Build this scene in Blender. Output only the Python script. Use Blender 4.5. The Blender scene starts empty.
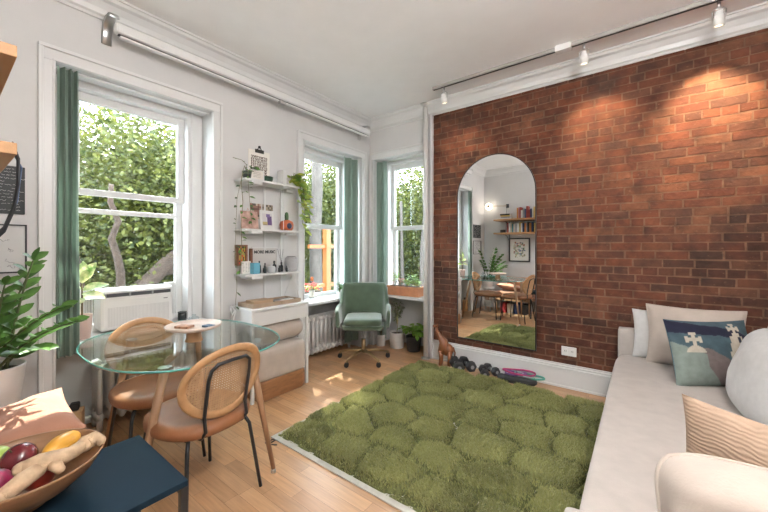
import bpy, math, random
import numpy as np
from mathutils import Vector, Matrix, noise
random.seed(7)
R=math.radians; PI=math.pi; V=Vector
C=bpy.context.scene.collection
# ------------------------------------------------------------------ materials
MATS={}
def newmat(name):
    m=bpy.data.materials.new(name); m.use_nodes=True
    nt=m.node_tree; nt.nodes.clear()
    out=nt.nodes.new('ShaderNodeOutputMaterial'); return m,nt,out
def lk(nt,a,b): nt.links.new(a,b)
def mat(name,col,rough=.5,metal=0,var=.12,scale=6,bump=0,bscale=60,sheen=0,coat=0,stretch=(1,1,1),attr=False,sub=0,spec=None,col2=None,wave=None,detail=4):
    if name in MATS: return MATS[name]
    m,nt,out=newmat(name); N=nt.nodes.new
    b=N('ShaderNodeBsdfPrincipled'); lk(nt,b.outputs[0],out.inputs[0])
    tc=N('ShaderNodeTexCoord'); mp=N('ShaderNodeMapping'); mp.inputs['Scale'].default_value=stretch
    lk(nt,tc.outputs['Object'],mp.inputs[0])
    nz=N('ShaderNodeTexNoise'); nz.inputs['Scale'].default_value=scale; nz.inputs['Detail'].default_value=detail
    lk(nt,mp.outputs[0],nz.inputs['Vector'])
    mx=N('ShaderNodeMix'); mx.data_type='RGBA'
    rp=N('ShaderNodeMapRange'); rp.inputs[1].default_value=.3; rp.inputs[2].default_value=.7
    lk(nt,nz.outputs['Fac'],rp.inputs[0]); lk(nt,rp.outputs[0],mx.inputs[0])
    if attr:
        at=N('ShaderNodeAttribute'); at.attribute_name='Col'
        lo=N('ShaderNodeMix'); lo.data_type='RGBA'; lo.blend_type='MULTIPLY'; lo.inputs[0].default_value=1
        hi=N('ShaderNodeMix'); hi.data_type='RGBA'; hi.blend_type='MULTIPLY'; hi.inputs[0].default_value=1
        lk(nt,at.outputs['Color'],lo.inputs[6]); lo.inputs[7].default_value=(1-var,)*3+(1,)
        lk(nt,at.outputs['Color'],hi.inputs[6]); hi.inputs[7].default_value=(1+var,)*3+(1,)
        lk(nt,lo.outputs[2],mx.inputs[6]); lk(nt,hi.outputs[2],mx.inputs[7])
    else:
        mx.inputs[6].default_value=tuple(c*(1-var) for c in col)+(1,)
        c2=col2 if col2 else tuple(min(1,c*(1+var)) for c in col)
        mx.inputs[7].default_value=tuple(c2)+(1,)
    lk(nt,mx.outputs[2],b.inputs['Base Color'])
    b.inputs['Roughness'].default_value=rough; b.inputs['Metallic'].default_value=metal
    if sheen: b.inputs['Sheen Weight'].default_value=sheen; b.inputs['Sheen Roughness'].default_value=.5
    if coat: b.inputs['Coat Weight'].default_value=coat; b.inputs['Coat Roughness'].default_value=.15
    if sub: b.inputs['Subsurface Weight'].default_value=sub; b.inputs['Subsurface Radius'].default_value=(.01,.01,.01)
    if spec is not None: b.inputs['Specular IOR Level'].default_value=spec
    if bump:
        n2=N('ShaderNodeTexNoise'); n2.inputs['Scale'].default_value=bscale; n2.inputs['Detail'].default_value=5
        lk(nt,mp.outputs[0],n2.inputs['Vector'])
        bp=N('ShaderNodeBump'); bp.inputs['Strength'].default_value=1; bp.inputs['Distance'].default_value=bump
        lk(nt,n2.outputs['Fac'],bp.inputs['Height'])
        if wave:
            wv=N('ShaderNodeTexWave'); wv.inputs['Scale'].default_value=wave[0]; wv.inputs['Distortion'].default_value=wave[1]
            wv.bands_direction=wave[2]; wv.inputs['Detail Scale'].default_value=.6
            lk(nt,tc.outputs['Object'],wv.inputs['Vector'])
            b2=N('ShaderNodeBump'); b2.inputs['Distance'].default_value=wave[3]
            lk(nt,wv.outputs['Fac'],b2.inputs['Height']); lk(nt,bp.outputs[0],b2.inputs['Normal']); lk(nt,b2.outputs[0],b.inputs['Normal'])
        else: lk(nt,bp.outputs[0],b.inputs['Normal'])
    MATS[name]=m; return m
def glass(name,tint=(1,1,1),ior=1.5,rough=0.0):
    if name in MATS: return MATS[name]
    m,nt,out=newmat(name); N=nt.nodes.new
    t=N('ShaderNodeBsdfTransparent'); t.inputs[0].default_value=tuple(tint)+(1,)
    g=N('ShaderNodeBsdfGlossy'); g.inputs['Roughness'].default_value=rough
    ge=N('ShaderNodeNewGeometry'); dt=N('ShaderNodeVectorMath'); dt.operation='DOT_PRODUCT'; lk(nt,ge.outputs['Normal'],dt.inputs[0]); lk(nt,ge.outputs['Incoming'],dt.inputs[1])
    def mt(op,a,b=None):
        q=N('ShaderNodeMath'); q.operation=op
        for i,v in enumerate((a,b)):
            if v is None: continue
            if isinstance(v,(int,float)): q.inputs[i].default_value=v
            else: lk(nt,v,q.inputs[i])
        return q.outputs[0]
    F0=((ior-1)/(ior+1))**2
    f=mt('ADD',mt('MULTIPLY',mt('POWER',mt('SUBTRACT',1,mt('ABSOLUTE',dt.outputs['Value'])),5),1-F0),F0)
    x=N('ShaderNodeMixShader'); lk(nt,f,x.inputs[0]); lk(nt,t.outputs[0],x.inputs[1]); lk(nt,g.outputs[0],x.inputs[2])
    lk(nt,x.outputs[0],out.inputs[0]); MATS[name]=m; return m
def leafmat(name,col,col2,scale=3,tr=.45,rough=.5):
    if name in MATS: return MATS[name]
    m,nt,out=newmat(name); N=nt.nodes.new
    tc=N('ShaderNodeTexCoord'); nz=N('ShaderNodeTexNoise'); nz.inputs['Scale'].default_value=scale; nz.inputs['Detail'].default_value=3
    lk(nt,tc.outputs['Object'],nz.inputs['Vector'])
    rp=N('ShaderNodeMapRange'); rp.inputs[1].default_value=.35; rp.inputs[2].default_value=.65; lk(nt,nz.outputs['Fac'],rp.inputs[0])
    mx=N('ShaderNodeMix'); mx.data_type='RGBA'; lk(nt,rp.outputs[0],mx.inputs[0])
    mx.inputs[6].default_value=tuple(col)+(1,); mx.inputs[7].default_value=tuple(col2)+(1,)
    b=N('ShaderNodeBsdfPrincipled'); b.inputs['Roughness'].default_value=rough; lk(nt,mx.outputs[2],b.inputs['Base Color'])
    t=N('ShaderNodeBsdfTranslucent'); lk(nt,mx.outputs[2],t.inputs[0])
    x=N('ShaderNodeMixShader'); x.inputs[0].default_value=tr; lk(nt,b.outputs[0],x.inputs[1]); lk(nt,t.outputs[0],x.inputs[2])
    lk(nt,x.outputs[0],out.inputs[0]); MATS[name]=m; return m
def emit(name,col,s):
    if name in MATS: return MATS[name]
    m,nt,out=newmat(name); e=nt.nodes.new('ShaderNodeEmission'); e.inputs[0].default_value=tuple(col)+(1,); e.inputs[1].default_value=s
    lk(nt,e.outputs[0],out.inputs[0]); MATS[name]=m; return m
# ------------------------------------------------------------------ mesh builder
class MB:
    def __init__(s): s.v=[]; s.f=[]; s.sm=[]; s.col=[]; s.c=None; s.M=None
    def vert(s,p):
        p=V(p)
        if s.M is not None: p=s.M@p
        s.v.append(p[:]); s.col.append(s.c if s.c else (1,1,1)); return len(s.v)-1
    def face(s,ids,sm=False): s.f.append(ids); s.sm.append(sm)
    def poly(s,pts,sm=False): s.face([s.vert(p) for p in pts],sm); return s
    def box(s,x0,x1,y0,y1,z0,z1):
        i=[s.vert(p) for p in ((x0,y0,z0),(x1,y0,z0),(x1,y1,z0),(x0,y1,z0),(x0,y0,z1),(x1,y0,z1),(x1,y1,z1),(x0,y1,z1))]
        for f in ((0,3,2,1),(4,5,6,7),(0,1,5,4),(1,2,6,5),(2,3,7,6),(3,0,4,7)): s.face([i[k] for k in f])
        return s
    def rings(s,rs,caps=True,sm=True):
        ids=[[s.vert(p) for p in r] for r in rs]; n=len(rs[0])
        for a,b in zip(ids,ids[1:]):
            for k in range(n): s.face([a[k],a[(k+1)%n],b[(k+1)%n],b[k]],sm)
        if caps: s.face(ids[0][::-1]); s.face(ids[-1])
        return s
    def tube(s,pts,r,n=8,caps=True,flat=None):
        pts=[V(p) for p in pts]; m=len(pts); rr=r if isinstance(r,(list,tuple)) else [r]*m
        ts=[(pts[min(i+1,m-1)]-pts[max(i-1,0)]).normalized() for i in range(m)]
        u=ts[0].orthogonal().normalized() if flat is None else (V(flat)-V(flat).dot(ts[0])*ts[0]).normalized()
        rs=[]
        for i in range(m):
            u=(u-u.dot(ts[i])*ts[i]).normalized(); w=ts[i].cross(u)
            k=.2 if flat is not None else 1
            rs.append([pts[i]+(u*math.cos(2*PI*j/n)*k+w*math.sin(2*PI*j/n))*rr[i] for j in range(n)])
        return s.rings(rs,caps)
    def loop(s,pts,r,n=8):
        pts=[V(p) for p in pts]; m=len(pts); ids=[]
        nrm=V((0,0,0))
        for i in range(m): nrm+=(pts[i]-pts[0]).cross(pts[(i+1)%m]-pts[0])
        nrm.normalize()
        for i in range(m):
            t=(pts[(i+1)%m]-pts[i-1]).normalized(); w=t.cross(nrm).normalized()
            rx,rz=(r if isinstance(r,tuple) else (r,r))
            ids.append([s.vert(pts[i]+w*math.cos(2*PI*j/n)*rx+nrm*math.sin(2*PI*j/n)*rz) for j in range(n)])
        for i in range(m):
            a=ids[i]; b=ids[(i+1)%m]
            for k in range(n): s.face([a[k],a[(k+1)%n],b[(k+1)%n],b[k]],True)
        return s
    def lathe(s,prof,c=(0,0,0),n=28,sx=1,sy=1,caps=True):
        c=V(c)
        return s.rings([[c+V((r*sx*math.cos(2*PI*j/n),r*sy*math.sin(2*PI*j/n),z)) for j in range(n)] for r,z in prof],caps)
    def ell(s,c,rx,ry,rz,n=16,m=10,e=1,jit=0):
        def pw(a,e): return math.copysign(abs(a)**e,a)
        rs=[]
        for i in range(m+1):
            ph=-PI/2+PI*i/m; ph=max(min(ph,PI/2-.03),-PI/2+.03)
            ring=[]
            for j in range(n):
                th=2*PI*j/n
                p=V((rx*pw(math.cos(ph),e)*pw(math.cos(th),e),ry*pw(math.cos(ph),e)*pw(math.sin(th),e),rz*pw(math.sin(ph),e)))
                if jit: p*=1+jit*noise.noise(p*12+V(c)*7)
                ring.append(V(c)+p)
            rs.append(ring)
        return s.rings(rs)
    def prism(s,out,z0,z1,sm=False):
        a=[s.vert((x,y,z0)) for x,y in out]; b=[s.vert((x,y,z1)) for x,y in out]; n=len(out)
        s.face(a[::-1]); s.face(b)
        for k in range(n): s.face([a[k],a[(k+1)%n],b[(k+1)%n],b[k]],sm)
        return s
    def leaf(s,base,d,up,L,W,bend=.15,n=4):
        base=V(base); d=V(d).normalized(); up=V(up); sd=d.cross(up)
        if sd.length<1e-3: sd=d.orthogonal()
        sd.normalize(); nn=sd.cross(d).normalized(); ids=[]
        for i in range(n+1):
            t=i/n; w=W*.5*math.sin(PI*min(1,t*.92+.06))**.8 if 0<i<n else W*.04
            c=base+d*L*t-nn*bend*L*t*t
            ids.append([s.vert(c-sd*w+nn*w*.3),s.vert(c),s.vert(c+sd*w+nn*w*.3)])
        for a,b in zip(ids,ids[1:]):
            s.face([a[0],a[1],b[1],b[0]],True); s.face([a[1],a[2],b[2],b[1]],True)
        return s
    def build(s,name,m,parent=None,bevel=0,sub=0,loc=None,rot=None):
        me=bpy.data.meshes.new(name); me.from_pydata(s.v,[],s.f); me.polygons.foreach_set('use_smooth',s.sm)
        if any(c!=(1,1,1) for c in s.col):
            a=me.color_attributes.new('Col','FLOAT_COLOR','POINT')
            a.data.foreach_set('color',[x for c in s.col for x in (c[0],c[1],c[2],1)])
        me.materials.append(m); me.update()
        o=bpy.data.objects.new(name,me); C.objects.link(o)
        if parent: o.parent=parent
        if loc: o.location=loc
        if rot: o.rotation_euler=rot
        if bevel:
            b=o.modifiers.new('b','BEVEL'); b.width=bevel; b.segments=2; b.limit_method='ANGLE'
        if sub: q=o.modifiers.new('s','SUBSURF'); q.levels=sub; q.render_levels=sub
        return o
def tag(o,label,cat,group=None,kind=None):
    o['label']=label; o['category']=cat
    if group: o['group']=group
    if kind: o['kind']=kind
    return o
def thing(name,label,cat,loc=(0,0,0),rz=0,group=None):
    o=bpy.data.objects.new(name,None); C.objects.link(o); o.empty_display_size=.05
    o.location=loc; o.rotation_euler=(0,0,rz); return tag(o,label,cat,group)
def struct(name,mb,m,parent=None,bevel=0):
    o=mb.build(name,m,parent,bevel=bevel)
    if parent is None: o['kind']='structure'
    return o
def smt(name): 
    o=bpy.data.objects.new(name,None); C.objects.link(o); o['kind']='structure'; return o
def fnoise(p,s=1): return noise.noise(V(p)*s)
# ------------------------------------------------------------------ palette
white=mat('white_paint',(.70,.70,.69),.45,var=.02,bump=.0008,bscale=18)
wallp=mat('wall_paint',(.64,.635,.63),.6,var=.02,bump=.0012,bscale=9)
ceilp=mat('ceiling_paint',(.93,.925,.925),.7,var=.015,bump=.001,bscale=7)
trimp=mat('trim_paint',(.72,.72,.715),.35,var=.015)
radp=mat('radiator_paint',(.66,.64,.62),.4,var=.04,bump=.001,bscale=40)
oak=mat('oak_leg_wood',(.33,.185,.10),.45,var=.18,scale=5,stretch=(8,8,.8),bump=.0006,bscale=30)
oakl=mat('light_oak',(.42,.235,.11),.45,var=.15,scale=5,stretch=(3,3,3),bump=.0005,bscale=40)
cane=mat('cane',(.42,.26,.14),.6,var=.12,scale=30)
leather=mat('tan_leather',(.25,.10,.04),.5,var=.14,scale=9,bump=.0006,bscale=160)
blackm=mat('black_metal',(.018,.019,.022),.4,var=.1)
navy=mat('navy_lacquer',(.007,.022,.038),.65,var=.1,scale=3,spec=.15)
brass=mat('aged_brass',(.45,.33,.18),.35,metal=.9,var=.1)
velvet=mat('green_velvet',(.062,.098,.056),.75,var=.22,scale=7,sheen=.6,bump=.0008,bscale=120)
curt=leafmat('green_linen',(.29,.37,.315),(.34,.43,.37),4,.45,.85)
sofaf=mat('sofa_linen',(.455,.405,.37),.9,var=.06,scale=14,bump=.0007,bscale=260,sheen=.15)
creamf=mat('cream_fabric',(.46,.39,.335),.9,var=.06,scale=12,bump=.001,bscale=140,sheen=.2)
whitef=mat('white_boucle',(.56,.55,.54),.95,var=.05,scale=30,bump=.0012,bscale=200,sheen=.2)
tanf=mat('tan_ribbed_fabric',(.40,.28,.20),.9,var=.08,scale=12,bump=.0008,bscale=150,wave=(26,7,'Y',.0015))
peach=mat('peach_fabric',(.40,.185,.115),.9,var=.08,scale=10,bump=.001,bscale=150,sheen=.2)
terra=mat('terracotta_fabric',(.60,.27,.15),.9,var=.08,scale=10,bump=.001,bscale=150)
plastic=mat('white_plastic',(.78,.78,.77),.4,var=.01)
dark=mat('dark_plastic',(.02,.02,.022),.5,var=.1)
rubber=mat('black_rubber',(.03,.031,.034),.55,var=.2,scale=20)
potw=mat('white_ceramic',(.74,.73,.71),.35,var=.04,scale=8)
potp=mat('pink_ceramic',(.60,.45,.40),.5,var=.06)
soil=mat('soil',(.06,.04,.028),.95,var=.4,scale=60,bump=.004,bscale=90)
stemm=mat('stem_brown',(.16,.12,.06),.7,var=.2)
lgreen=leafmat('leaf_dark',(.05,.13,.03),(.12,.26,.05),14,.25,.35)
lbright=leafmat('leaf_bright',(.14,.34,.05),(.32,.50,.08),14,.35,.45)
lvar=leafmat('leaf_variegated',(.16,.34,.07),(.78,.76,.42),22,.3,.4)
lmute=leafmat('leaf_muted',(.16,.22,.12),(.34,.38,.24),14,.3,.5)
bookpaper=mat('paper',(.78,.75,.69),.8,var=.04)
chrome=mat('brushed_steel',(.55,.55,.55),.3,metal=1,var=.05)
# ================================================================== ROOM SHELL
XW=-2.965; YB=3.59; HC=3.01; XR=.98; YK=-.27; ZO=2.49; ZS=.69
T=.38 # thick outer wall
o1=(.46,1.45); o2=(2.44,3.40); o3=(-2.89,-2.10)
def run(a0,a1,ops,fn):
    m=MB(); p=a0
    for (q0,q1) in ops:
        fn(m,p,q0,0,HC,False); fn(m,q0,q1,ZO,HC,False); fn(m,q0,q1,0,ZS-.04,True); p=q1
    fn(m,p,a1,0,HC,False); return m
def fl(m,a,b,z0,z1,niche): m.box(XW-T,XW-.34 if niche else XW,a,b,z0,z1)
struct('wall_left',run(YK-.1,YB,[o1,o2],fl),wallp)
def ff(m,a,b,z0,z1,niche): m.box(a,b,YB+.34 if niche else YB,YB+T,z0,z1)
struct('wall_far',run(XW-T,-1.985,[o3],ff),wallp)
# brick wall: individually laid bricks in one wall mesh, mortar bed behind
brickm=mat('old_brick',(1,1,1),.8,var=.42,scale=11,bump=.007,bscale=34,attr=True,detail=9)
nt=brickm.node_tree; B_=[n for n in nt.nodes if n.type=='BSDF_PRINCIPLED'][0]; src=B_.inputs['Base Color'].links[0].from_socket
tc_=nt.nodes.new('ShaderNodeTexCoord')
for sc_,lo_,hi_,col_,am in ((2.3,.56,.72,(.20,.085,.042,1),.6),(26,.60,.72,(.36,.21,.13,1),.45),(1.6,.55,.70,(.06,.036,.028,1),.55)):
    n_=nt.nodes.new('ShaderNodeTexNoise'); n_.inputs['Scale'].default_value=sc_; n_.inputs['Detail'].default_value=7; n_.inputs['Roughness'].default_value=.65
    mp_=nt.nodes.new('ShaderNodeMapping'); mp_.inputs['Location'].default_value=(sc_,sc_*.3,sc_*1.7); mp_.inputs['Scale'].default_value=(1,1,1.8); lk(nt,tc_.outputs['Object'],mp_.inputs[0]); lk(nt,mp_.outputs[0],n_.inputs['Vector'])
    r_=nt.nodes.new('ShaderNodeMapRange'); r_.inputs[1].default_value=lo_; r_.inputs[2].default_value=hi_; r_.inputs[4].default_value=am; lk(nt,n_.outputs['Fac'],r_.inputs[0])
    x_=nt.nodes.new('ShaderNodeMix'); x_.data_type='RGBA'; lk(nt,r_.outputs[0],x_.inputs[0]); lk(nt,src,x_.inputs[6]); x_.inputs[7].default_value=col_; src=x_.outputs[2]
lk(nt,src,B_.inputs['Base Color'])
bm=MB(); rnd=random.Random(3)
pal=[(.142,.050,.028),(.155,.056,.031),(.128,.045,.026),(.165,.066,.036),(.098,.045,.031),(.145,.049,.025),(.132,.05,.029),(.112,.047,.03),(.18,.082,.05)]
mort=(.26,.135,.075)
bm.c=(.165,.088,.052)
bm.box(-1.985,XR,YB+.0005,YB+T,0,HC)
row=0; z=.0
while z<HC:
    h=.068; off=(row%2)*.105+rnd.uniform(-.02,.02); hdr=(row%6==4)
    x=-1.985-off
    while x<XR:
        L=(.1 if hdr else .205)*rnd.uniform(.93,1.07)
        x0=max(x,-1.985); x1=min(x+L-.006-rnd.random()*.003,XR)
        if x1-x0>.02:
            c=rnd.choice(pal); c=(c[0]*.90,c[1]*.74,c[2]*.58)
            k=rnd.uniform(.8,1.2)
            # bricks darker in random patches and towards the bottom, with pale plaster smears
            sm=fnoise((x*.9,z*1.6,3.1)); 
            if sm>.12: c=tuple(a*(1-min(.5,(sm-.12)*2)) for a in c)
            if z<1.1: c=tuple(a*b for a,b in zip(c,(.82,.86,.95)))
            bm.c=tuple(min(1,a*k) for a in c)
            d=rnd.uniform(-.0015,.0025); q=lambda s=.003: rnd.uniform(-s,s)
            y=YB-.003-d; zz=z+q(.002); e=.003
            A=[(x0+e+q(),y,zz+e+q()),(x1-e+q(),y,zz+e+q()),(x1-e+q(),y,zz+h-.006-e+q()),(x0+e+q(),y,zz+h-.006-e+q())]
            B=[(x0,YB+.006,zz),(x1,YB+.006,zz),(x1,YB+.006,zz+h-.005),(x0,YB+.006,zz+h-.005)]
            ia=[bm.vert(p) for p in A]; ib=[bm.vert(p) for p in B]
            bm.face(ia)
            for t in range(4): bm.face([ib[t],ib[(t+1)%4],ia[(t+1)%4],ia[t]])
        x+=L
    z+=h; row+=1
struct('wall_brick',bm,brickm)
struct('wall_right',MB().box(XR,XR+.1,YK-.1,YB+.5,0,HC),wallp)
struct('wall_back',MB().box(XW-.5,XR+.1,YK-.1,YK,0,HC),wallp)
struct('ceiling',MB().box(XW-.5,XR+.1,YK-.1,YB+T,HC,HC+.1),ceilp)
# floor planks in one mesh
floorm=mat('oak_floor',(1,1,1),.30,var=.13,scale=7,stretch=(.7,9,1),attr=True,bump=.0004,bscale=25,detail=6)
fm=MB(); fm.c=(.16,.085,.04); fm.box(XW-.35,XR,YK,YB+.35,-.1,-.003); y=YK; rnd=random.Random(5)
while y<YB+.34:
    x=XW-.35-rnd.random()*.5
    while x<XR:
        L=rnd.uniform(.28,.75); k=rnd.uniform(.84,1.13); g=rnd.uniform(-.05,.05)
        fm.c=(.50*k,(.285+g*.25)*k,(.145+g*.3)*k)
        x0=max(x,XW-.35)+.0007; x1=min(x+L,XR)-.0007; y1=min(y+.078,YB+.35)
        if x1>x0: fm.poly([(x0,y+.0007,0),(x1,y+.0007,0),(x1,y1-.0007,0),(x0,y1-.0007,0)])
        x+=L
    y+=.078
struct('floor',fm,floorm)
# crown mouldings
def crown(L,M):
    pr=[(0,0),(0,-.13),(.012,-.13),(.02,-.115),(.035,-.105),(.045,-.075),(.075,-.04),(.10,-.03),(.11,-.012),(.125,-.012),(.125,0)]
    m=MB(); m.M=M; a=[m.vert((0,p[0],p[1])) for p in pr]; b=[m.vert((L,p[0],p[1])) for p in pr]; n=len(pr)
    for k in range(n): m.face([a[k],b[k],b[(k+1)%n],a[(k+1)%n]])
    m.face(a[::-1]); m.face(b); return m
struct('trim_1',crown(YB-YK,Matrix.Translation((XW,YB,HC))@Matrix.Rotation(-PI/2,4,'Z')),trimp)
struct('trim_2',crown(XR-XW,Matrix.Translation((XR,YB,HC))@Matrix.Rotation(PI,4,'Z')),trimp)
struct('trim_3',crown(XR-XW,Matrix.Translation((XW,YK,HC))),trimp)
# window casings (architraves)
def casing(name,M,a,b,w,wr=None):
    wr=wr or w; m=MB(); m.M=M    # local: x along wall, y out of wall, z up
    for x0,x1,s in ((a-w,a,-1),(b,b+wr,1)):
        m.box(x0,x1,0,.02,0,ZO)
        if s<0: m.box(x0,x0+.022,.0201,.036,0,ZO+.067)
        else: m.box(x1-.022,x1,.0201,.036,0,ZO+.067)
        xi=x1-.014 if s<0 else x0; m.box(xi,xi+.014,.0201,.028,0,ZO-.001)
    m.box(a-w,b+wr,0,.02,ZO+.0005,ZO+.09); m.box(a-w,b+wr,.0201,.036,ZO+.068,ZO+.09); m.box(a-.014,b+.014,.0201,.028,ZO+.0005,ZO+.014)
    return struct(name,m,trimp,bevel=.003)
ML=Matrix.Translation((XW,0,0))@Matrix(((0,1,0,0),(1,0,0,0),(0,0,1,0),(0,0,0,1)))   # (x,y,z)->(XW+y, x, z)
MF=Matrix.Translation((0,YB,0))@Matrix(((1,0,0,0),(0,-1,0,0),(0,0,1,0),(0,0,0,1)))
casing('trim_4',ML,*o1,.078); casing('trim_5',ML,*o2,.09,.09); casing('trim_6',MF,*o3,.06,.03)
# baseboards
def base(name,M,a,b):
    m=MB(); m.M=M; m.box(a,b,0,.018,0,.16); m.box(a,b,0,.026,.16,.185); m.box(a,b,0,.018,.185,.205); m.box(a,b,0,.01,.205,.222); m.box(a,b,.018,.03,0,.02)
    struct(name,m,trimp,bevel=.003)
base('baseboard_far',MF,-2.0,XR); base('baseboard_left',ML,1.53,2.35); base('baseboard_back',Matrix.Translation((0,YK,0)),XW,XR)
struct('trim_7',MB().box(-2.012,-1.982,3.545,3.6,.0,HC-.13),trimp,bevel=.003)
# windows
wglass=glass('window_glass',(.96,.98,.97),1.45)
def window(name,M,a,b,fw,rail1,rail2,gap=0):
    r=smt(name); IN=-.185
    def B(nm,boxes,m=trimp,p=r,bv=.003):
        k=MB(); k.M=M
        for q in boxes: k.box(*q)
        return k.build(nm,m,p,bevel=bv)
    # jamb, head and side channels
    B('window_frame',[(a,a+fw,-.36,IN,ZS,ZO),(b-fw,b,-.36,IN,ZS,ZO),(a+fw,b-fw,-.36,IN,ZO-.05,ZO),(a+fw*.55,a+fw*.75,IN,IN+.015,ZS,ZO),(b-fw*.75,b-fw*.55,IN,IN+.015,ZS,ZO)])
    B('window_sill',[(a-.0,b+.0,-.36,-.004,ZS-.035,ZS)],bv=.006)
    s=.05; A=a+fw; Bq=b-fw
    up=B('upper_sash',[(A,A+s,-.30,-.26,rail1,ZO-.05),(Bq-s,Bq,-.30,-.26,rail1,ZO-.05),(A+s,Bq-s,-.30,-.26,ZO-.11,ZO-.05),(A+s,Bq-s,-.30,-.26,rail1,rail1+.045)])
    B('glass_pane',[(A+s,Bq-s,-.283,-.279,rail1+.045,ZO-.11)],wglass,up,0)
    lo=B('lower_sash',[(A,A+s,-.345,-.305,rail2[0],rail1+.04),(Bq-s,Bq,-.345,-.305,rail2[0],rail1+.04),(A+s,Bq-s,-.345,-.305,rail2[0],rail2[0]+.05),(A+s,Bq-s,-.345,-.305,rail2[1],rail2[1]+.035)])
    B('glass_pane',[(A+s,Bq-s,-.327,-.323,rail2[0]+.05,rail2[1])],wglass,lo,0)
    return r
window('window_1',ML,*o1,.12,1.70,(ZS,1.57)); window('window_2',ML,*o2,.10,1.56,(ZS,1.55),1); window('window_3',MF,*o3,.10,1.56,(ZS,1.55))
# ================================================================== pipe
t=thing('steam_pipe','white painted floor to ceiling steam pipe between corner window and brick wall','pipe',(-2.05,3.52,0))
MB().lathe([(.028,0),(.028,HC)],n=20).build('pipe_body',mat('pipe_paint',(.72,.71,.69),.4,var=.03),t)
MB().lathe([(.055,0),(.055,.012),(.031,.022)],n=24).build('floor_flange',chrome,t)
MB().lathe([(.031,HC-.03),(.06,HC-.015),(.075,HC-.001)],n=24).build('ceiling_flange',chrome,t)
# ================================================================== mirror
t=thing('arched_mirror','tall arched mirror with thin black frame hung on brick wall','mirror',(-1.25,3.568,0),R(-.95))
def arch(w,z0,z1,n=40):
    r=w/2; o=[(-r,z0),(r,z0)]
    for i in range(n+1): a=PI*i/n; o.append((r*math.cos(a),z1-r+r*math.sin(a)))
    return o
def arch_mb(w,z0,z1,y0,y1):
    m=MB(); m.M=Matrix(((1,0,0,0),(0,0,1,0),(0,1,0,0),(0,0,0,1))); m.prism(arch(w,z0,z1),y0,y1); return m
ou=arch(.84,.30,2.30); inn=arch(.824,.308,2.292)
m=MB(); m.M=Matrix(((1,0,0,0),(0,0,1,0),(0,1,0,0),(0,0,0,1)))
n=len(ou); io=[[m.vert((x,y,z)) for x,y in q] for q,z in ((ou,-.012),(ou,.008),(inn,-.012),(inn,.008))]
for k in range(n):
    j=(k+1)%n; m.face([io[0][k],io[0][j],io[1][j],io[1][k]]); m.face([io[0][k],io[2][k],io[2][j],io[0][j]]); m.face([io[2][k],io[3][k],io[3][j],io[2][j]])
m.build('mirror_frame',blackm,t)
silver=mat('mirror_silver',(.90,.91,.91),.0,metal=1,var=.003)
arch_mb(.825,.308,2.292,-.006,.006).build('mirror_glass',silver,t)
# outlet
t=thing('wall_outlet','white double electrical outlet on brick wall beside sofa','outlet',(-.55,3.585,.345))
MB().box(-.062,.062,-.012,0,-.042,.042).build('cover_plate',plastic,t,bevel=.003)
for sx in (-.028,.028):
    m=MB(); m.box(sx-.017,sx+.017,-.015,-.011,-.028,.028).build('socket',plastic,t,bevel=.003)
    MB().box(sx-.008,sx-.005,-.0165,-.014,-.004,.01).box(sx+.005,sx+.008,-.0165,-.014,-.004,.01).build('socket_slot',dark,t)
# ================================================================== exterior
grassm=mat('street_ground',(.14,.14,.13),.9,var=.2,scale=2)
struct('ground',MB().box(-60,30,-30,60,-3.6,-3.4),grassm)
leafA=leafmat('tree_leaf_sunny',(.022,.040,.007),(.155,.165,.032),4.5,.4,.5)
leafB=leafmat('tree_leaf_deep',(.018,.03,.008),(.09,.10,.03),3,.35,.5)
bark=mat('tree_bark',(.055,.036,.026),.9,var=.35,scale=14,bump=.02,bscale=20)
barkp=mat('pale_bark',(.07,.058,.05),.9,var=.25,scale=9,bump=.02,bscale=14)
def crown_mesh(blobs,nl,L,seed,m):
    rg=np.random.default_rng(seed); n=nl; vol=np.array([b[3]*b[4]*b[5] for b in blobs]); pk=rg.choice(len(blobs),n,p=vol/vol.sum())
    B=np.array(blobs)[pk]; d=rg.normal(size=(n,3)); d/=np.linalg.norm(d,axis=1)[:,None]
    c=B[:,:3]+d*B[:,3:6]*(rg.random((n,1))**.5)
    # clump the leaves around random twig centres
    a=rg.normal(size=(n,3)); a[:,2]*=.5; a/=np.linalg.norm(a,axis=1)[:,None]
    b=np.cross(a,rg.normal(size=(n,3))); b/=np.linalg.norm(b,axis=1)[:,None]
    s=L*(.6+.8*rg.random((n,1))); w=s*.36
    v=np.stack([c-a*s*.5,c+b*w,c+a*s*.5,c-b*w],1).reshape(-1,3)
    me=bpy.data.meshes.new('crown'); me.vertices.add(4*n); me.vertices.foreach_set('co',v.ravel())
    me.loops.add(4*n); me.loops.foreach_set('vertex_index',np.arange(4*n)); me.polygons.add(n)
    me.polygons.foreach_set('loop_start',np.arange(n)*4); me.polygons.foreach_set('loop_total',np.full(n,4)); me.update(); me.validate(); me.materials.append(m); return me
def limb(mb,p0,p1,r0,r1,seed,wob=.045):
    rn=random.Random(seed); n=7; pts=[]; rs=[]
    for i in range(n+1):
        t=i/n; p=V(p0).lerp(V(p1),t)+V((rn.uniform(-wob,wob),rn.uniform(-wob,wob),rn.uniform(-wob,wob)*.5))*(1 if 0<i<n else 0); pts.append(p); rs.append(r0+(r1-r0)*t)
    mb.tube(pts,rs,8)
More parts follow.
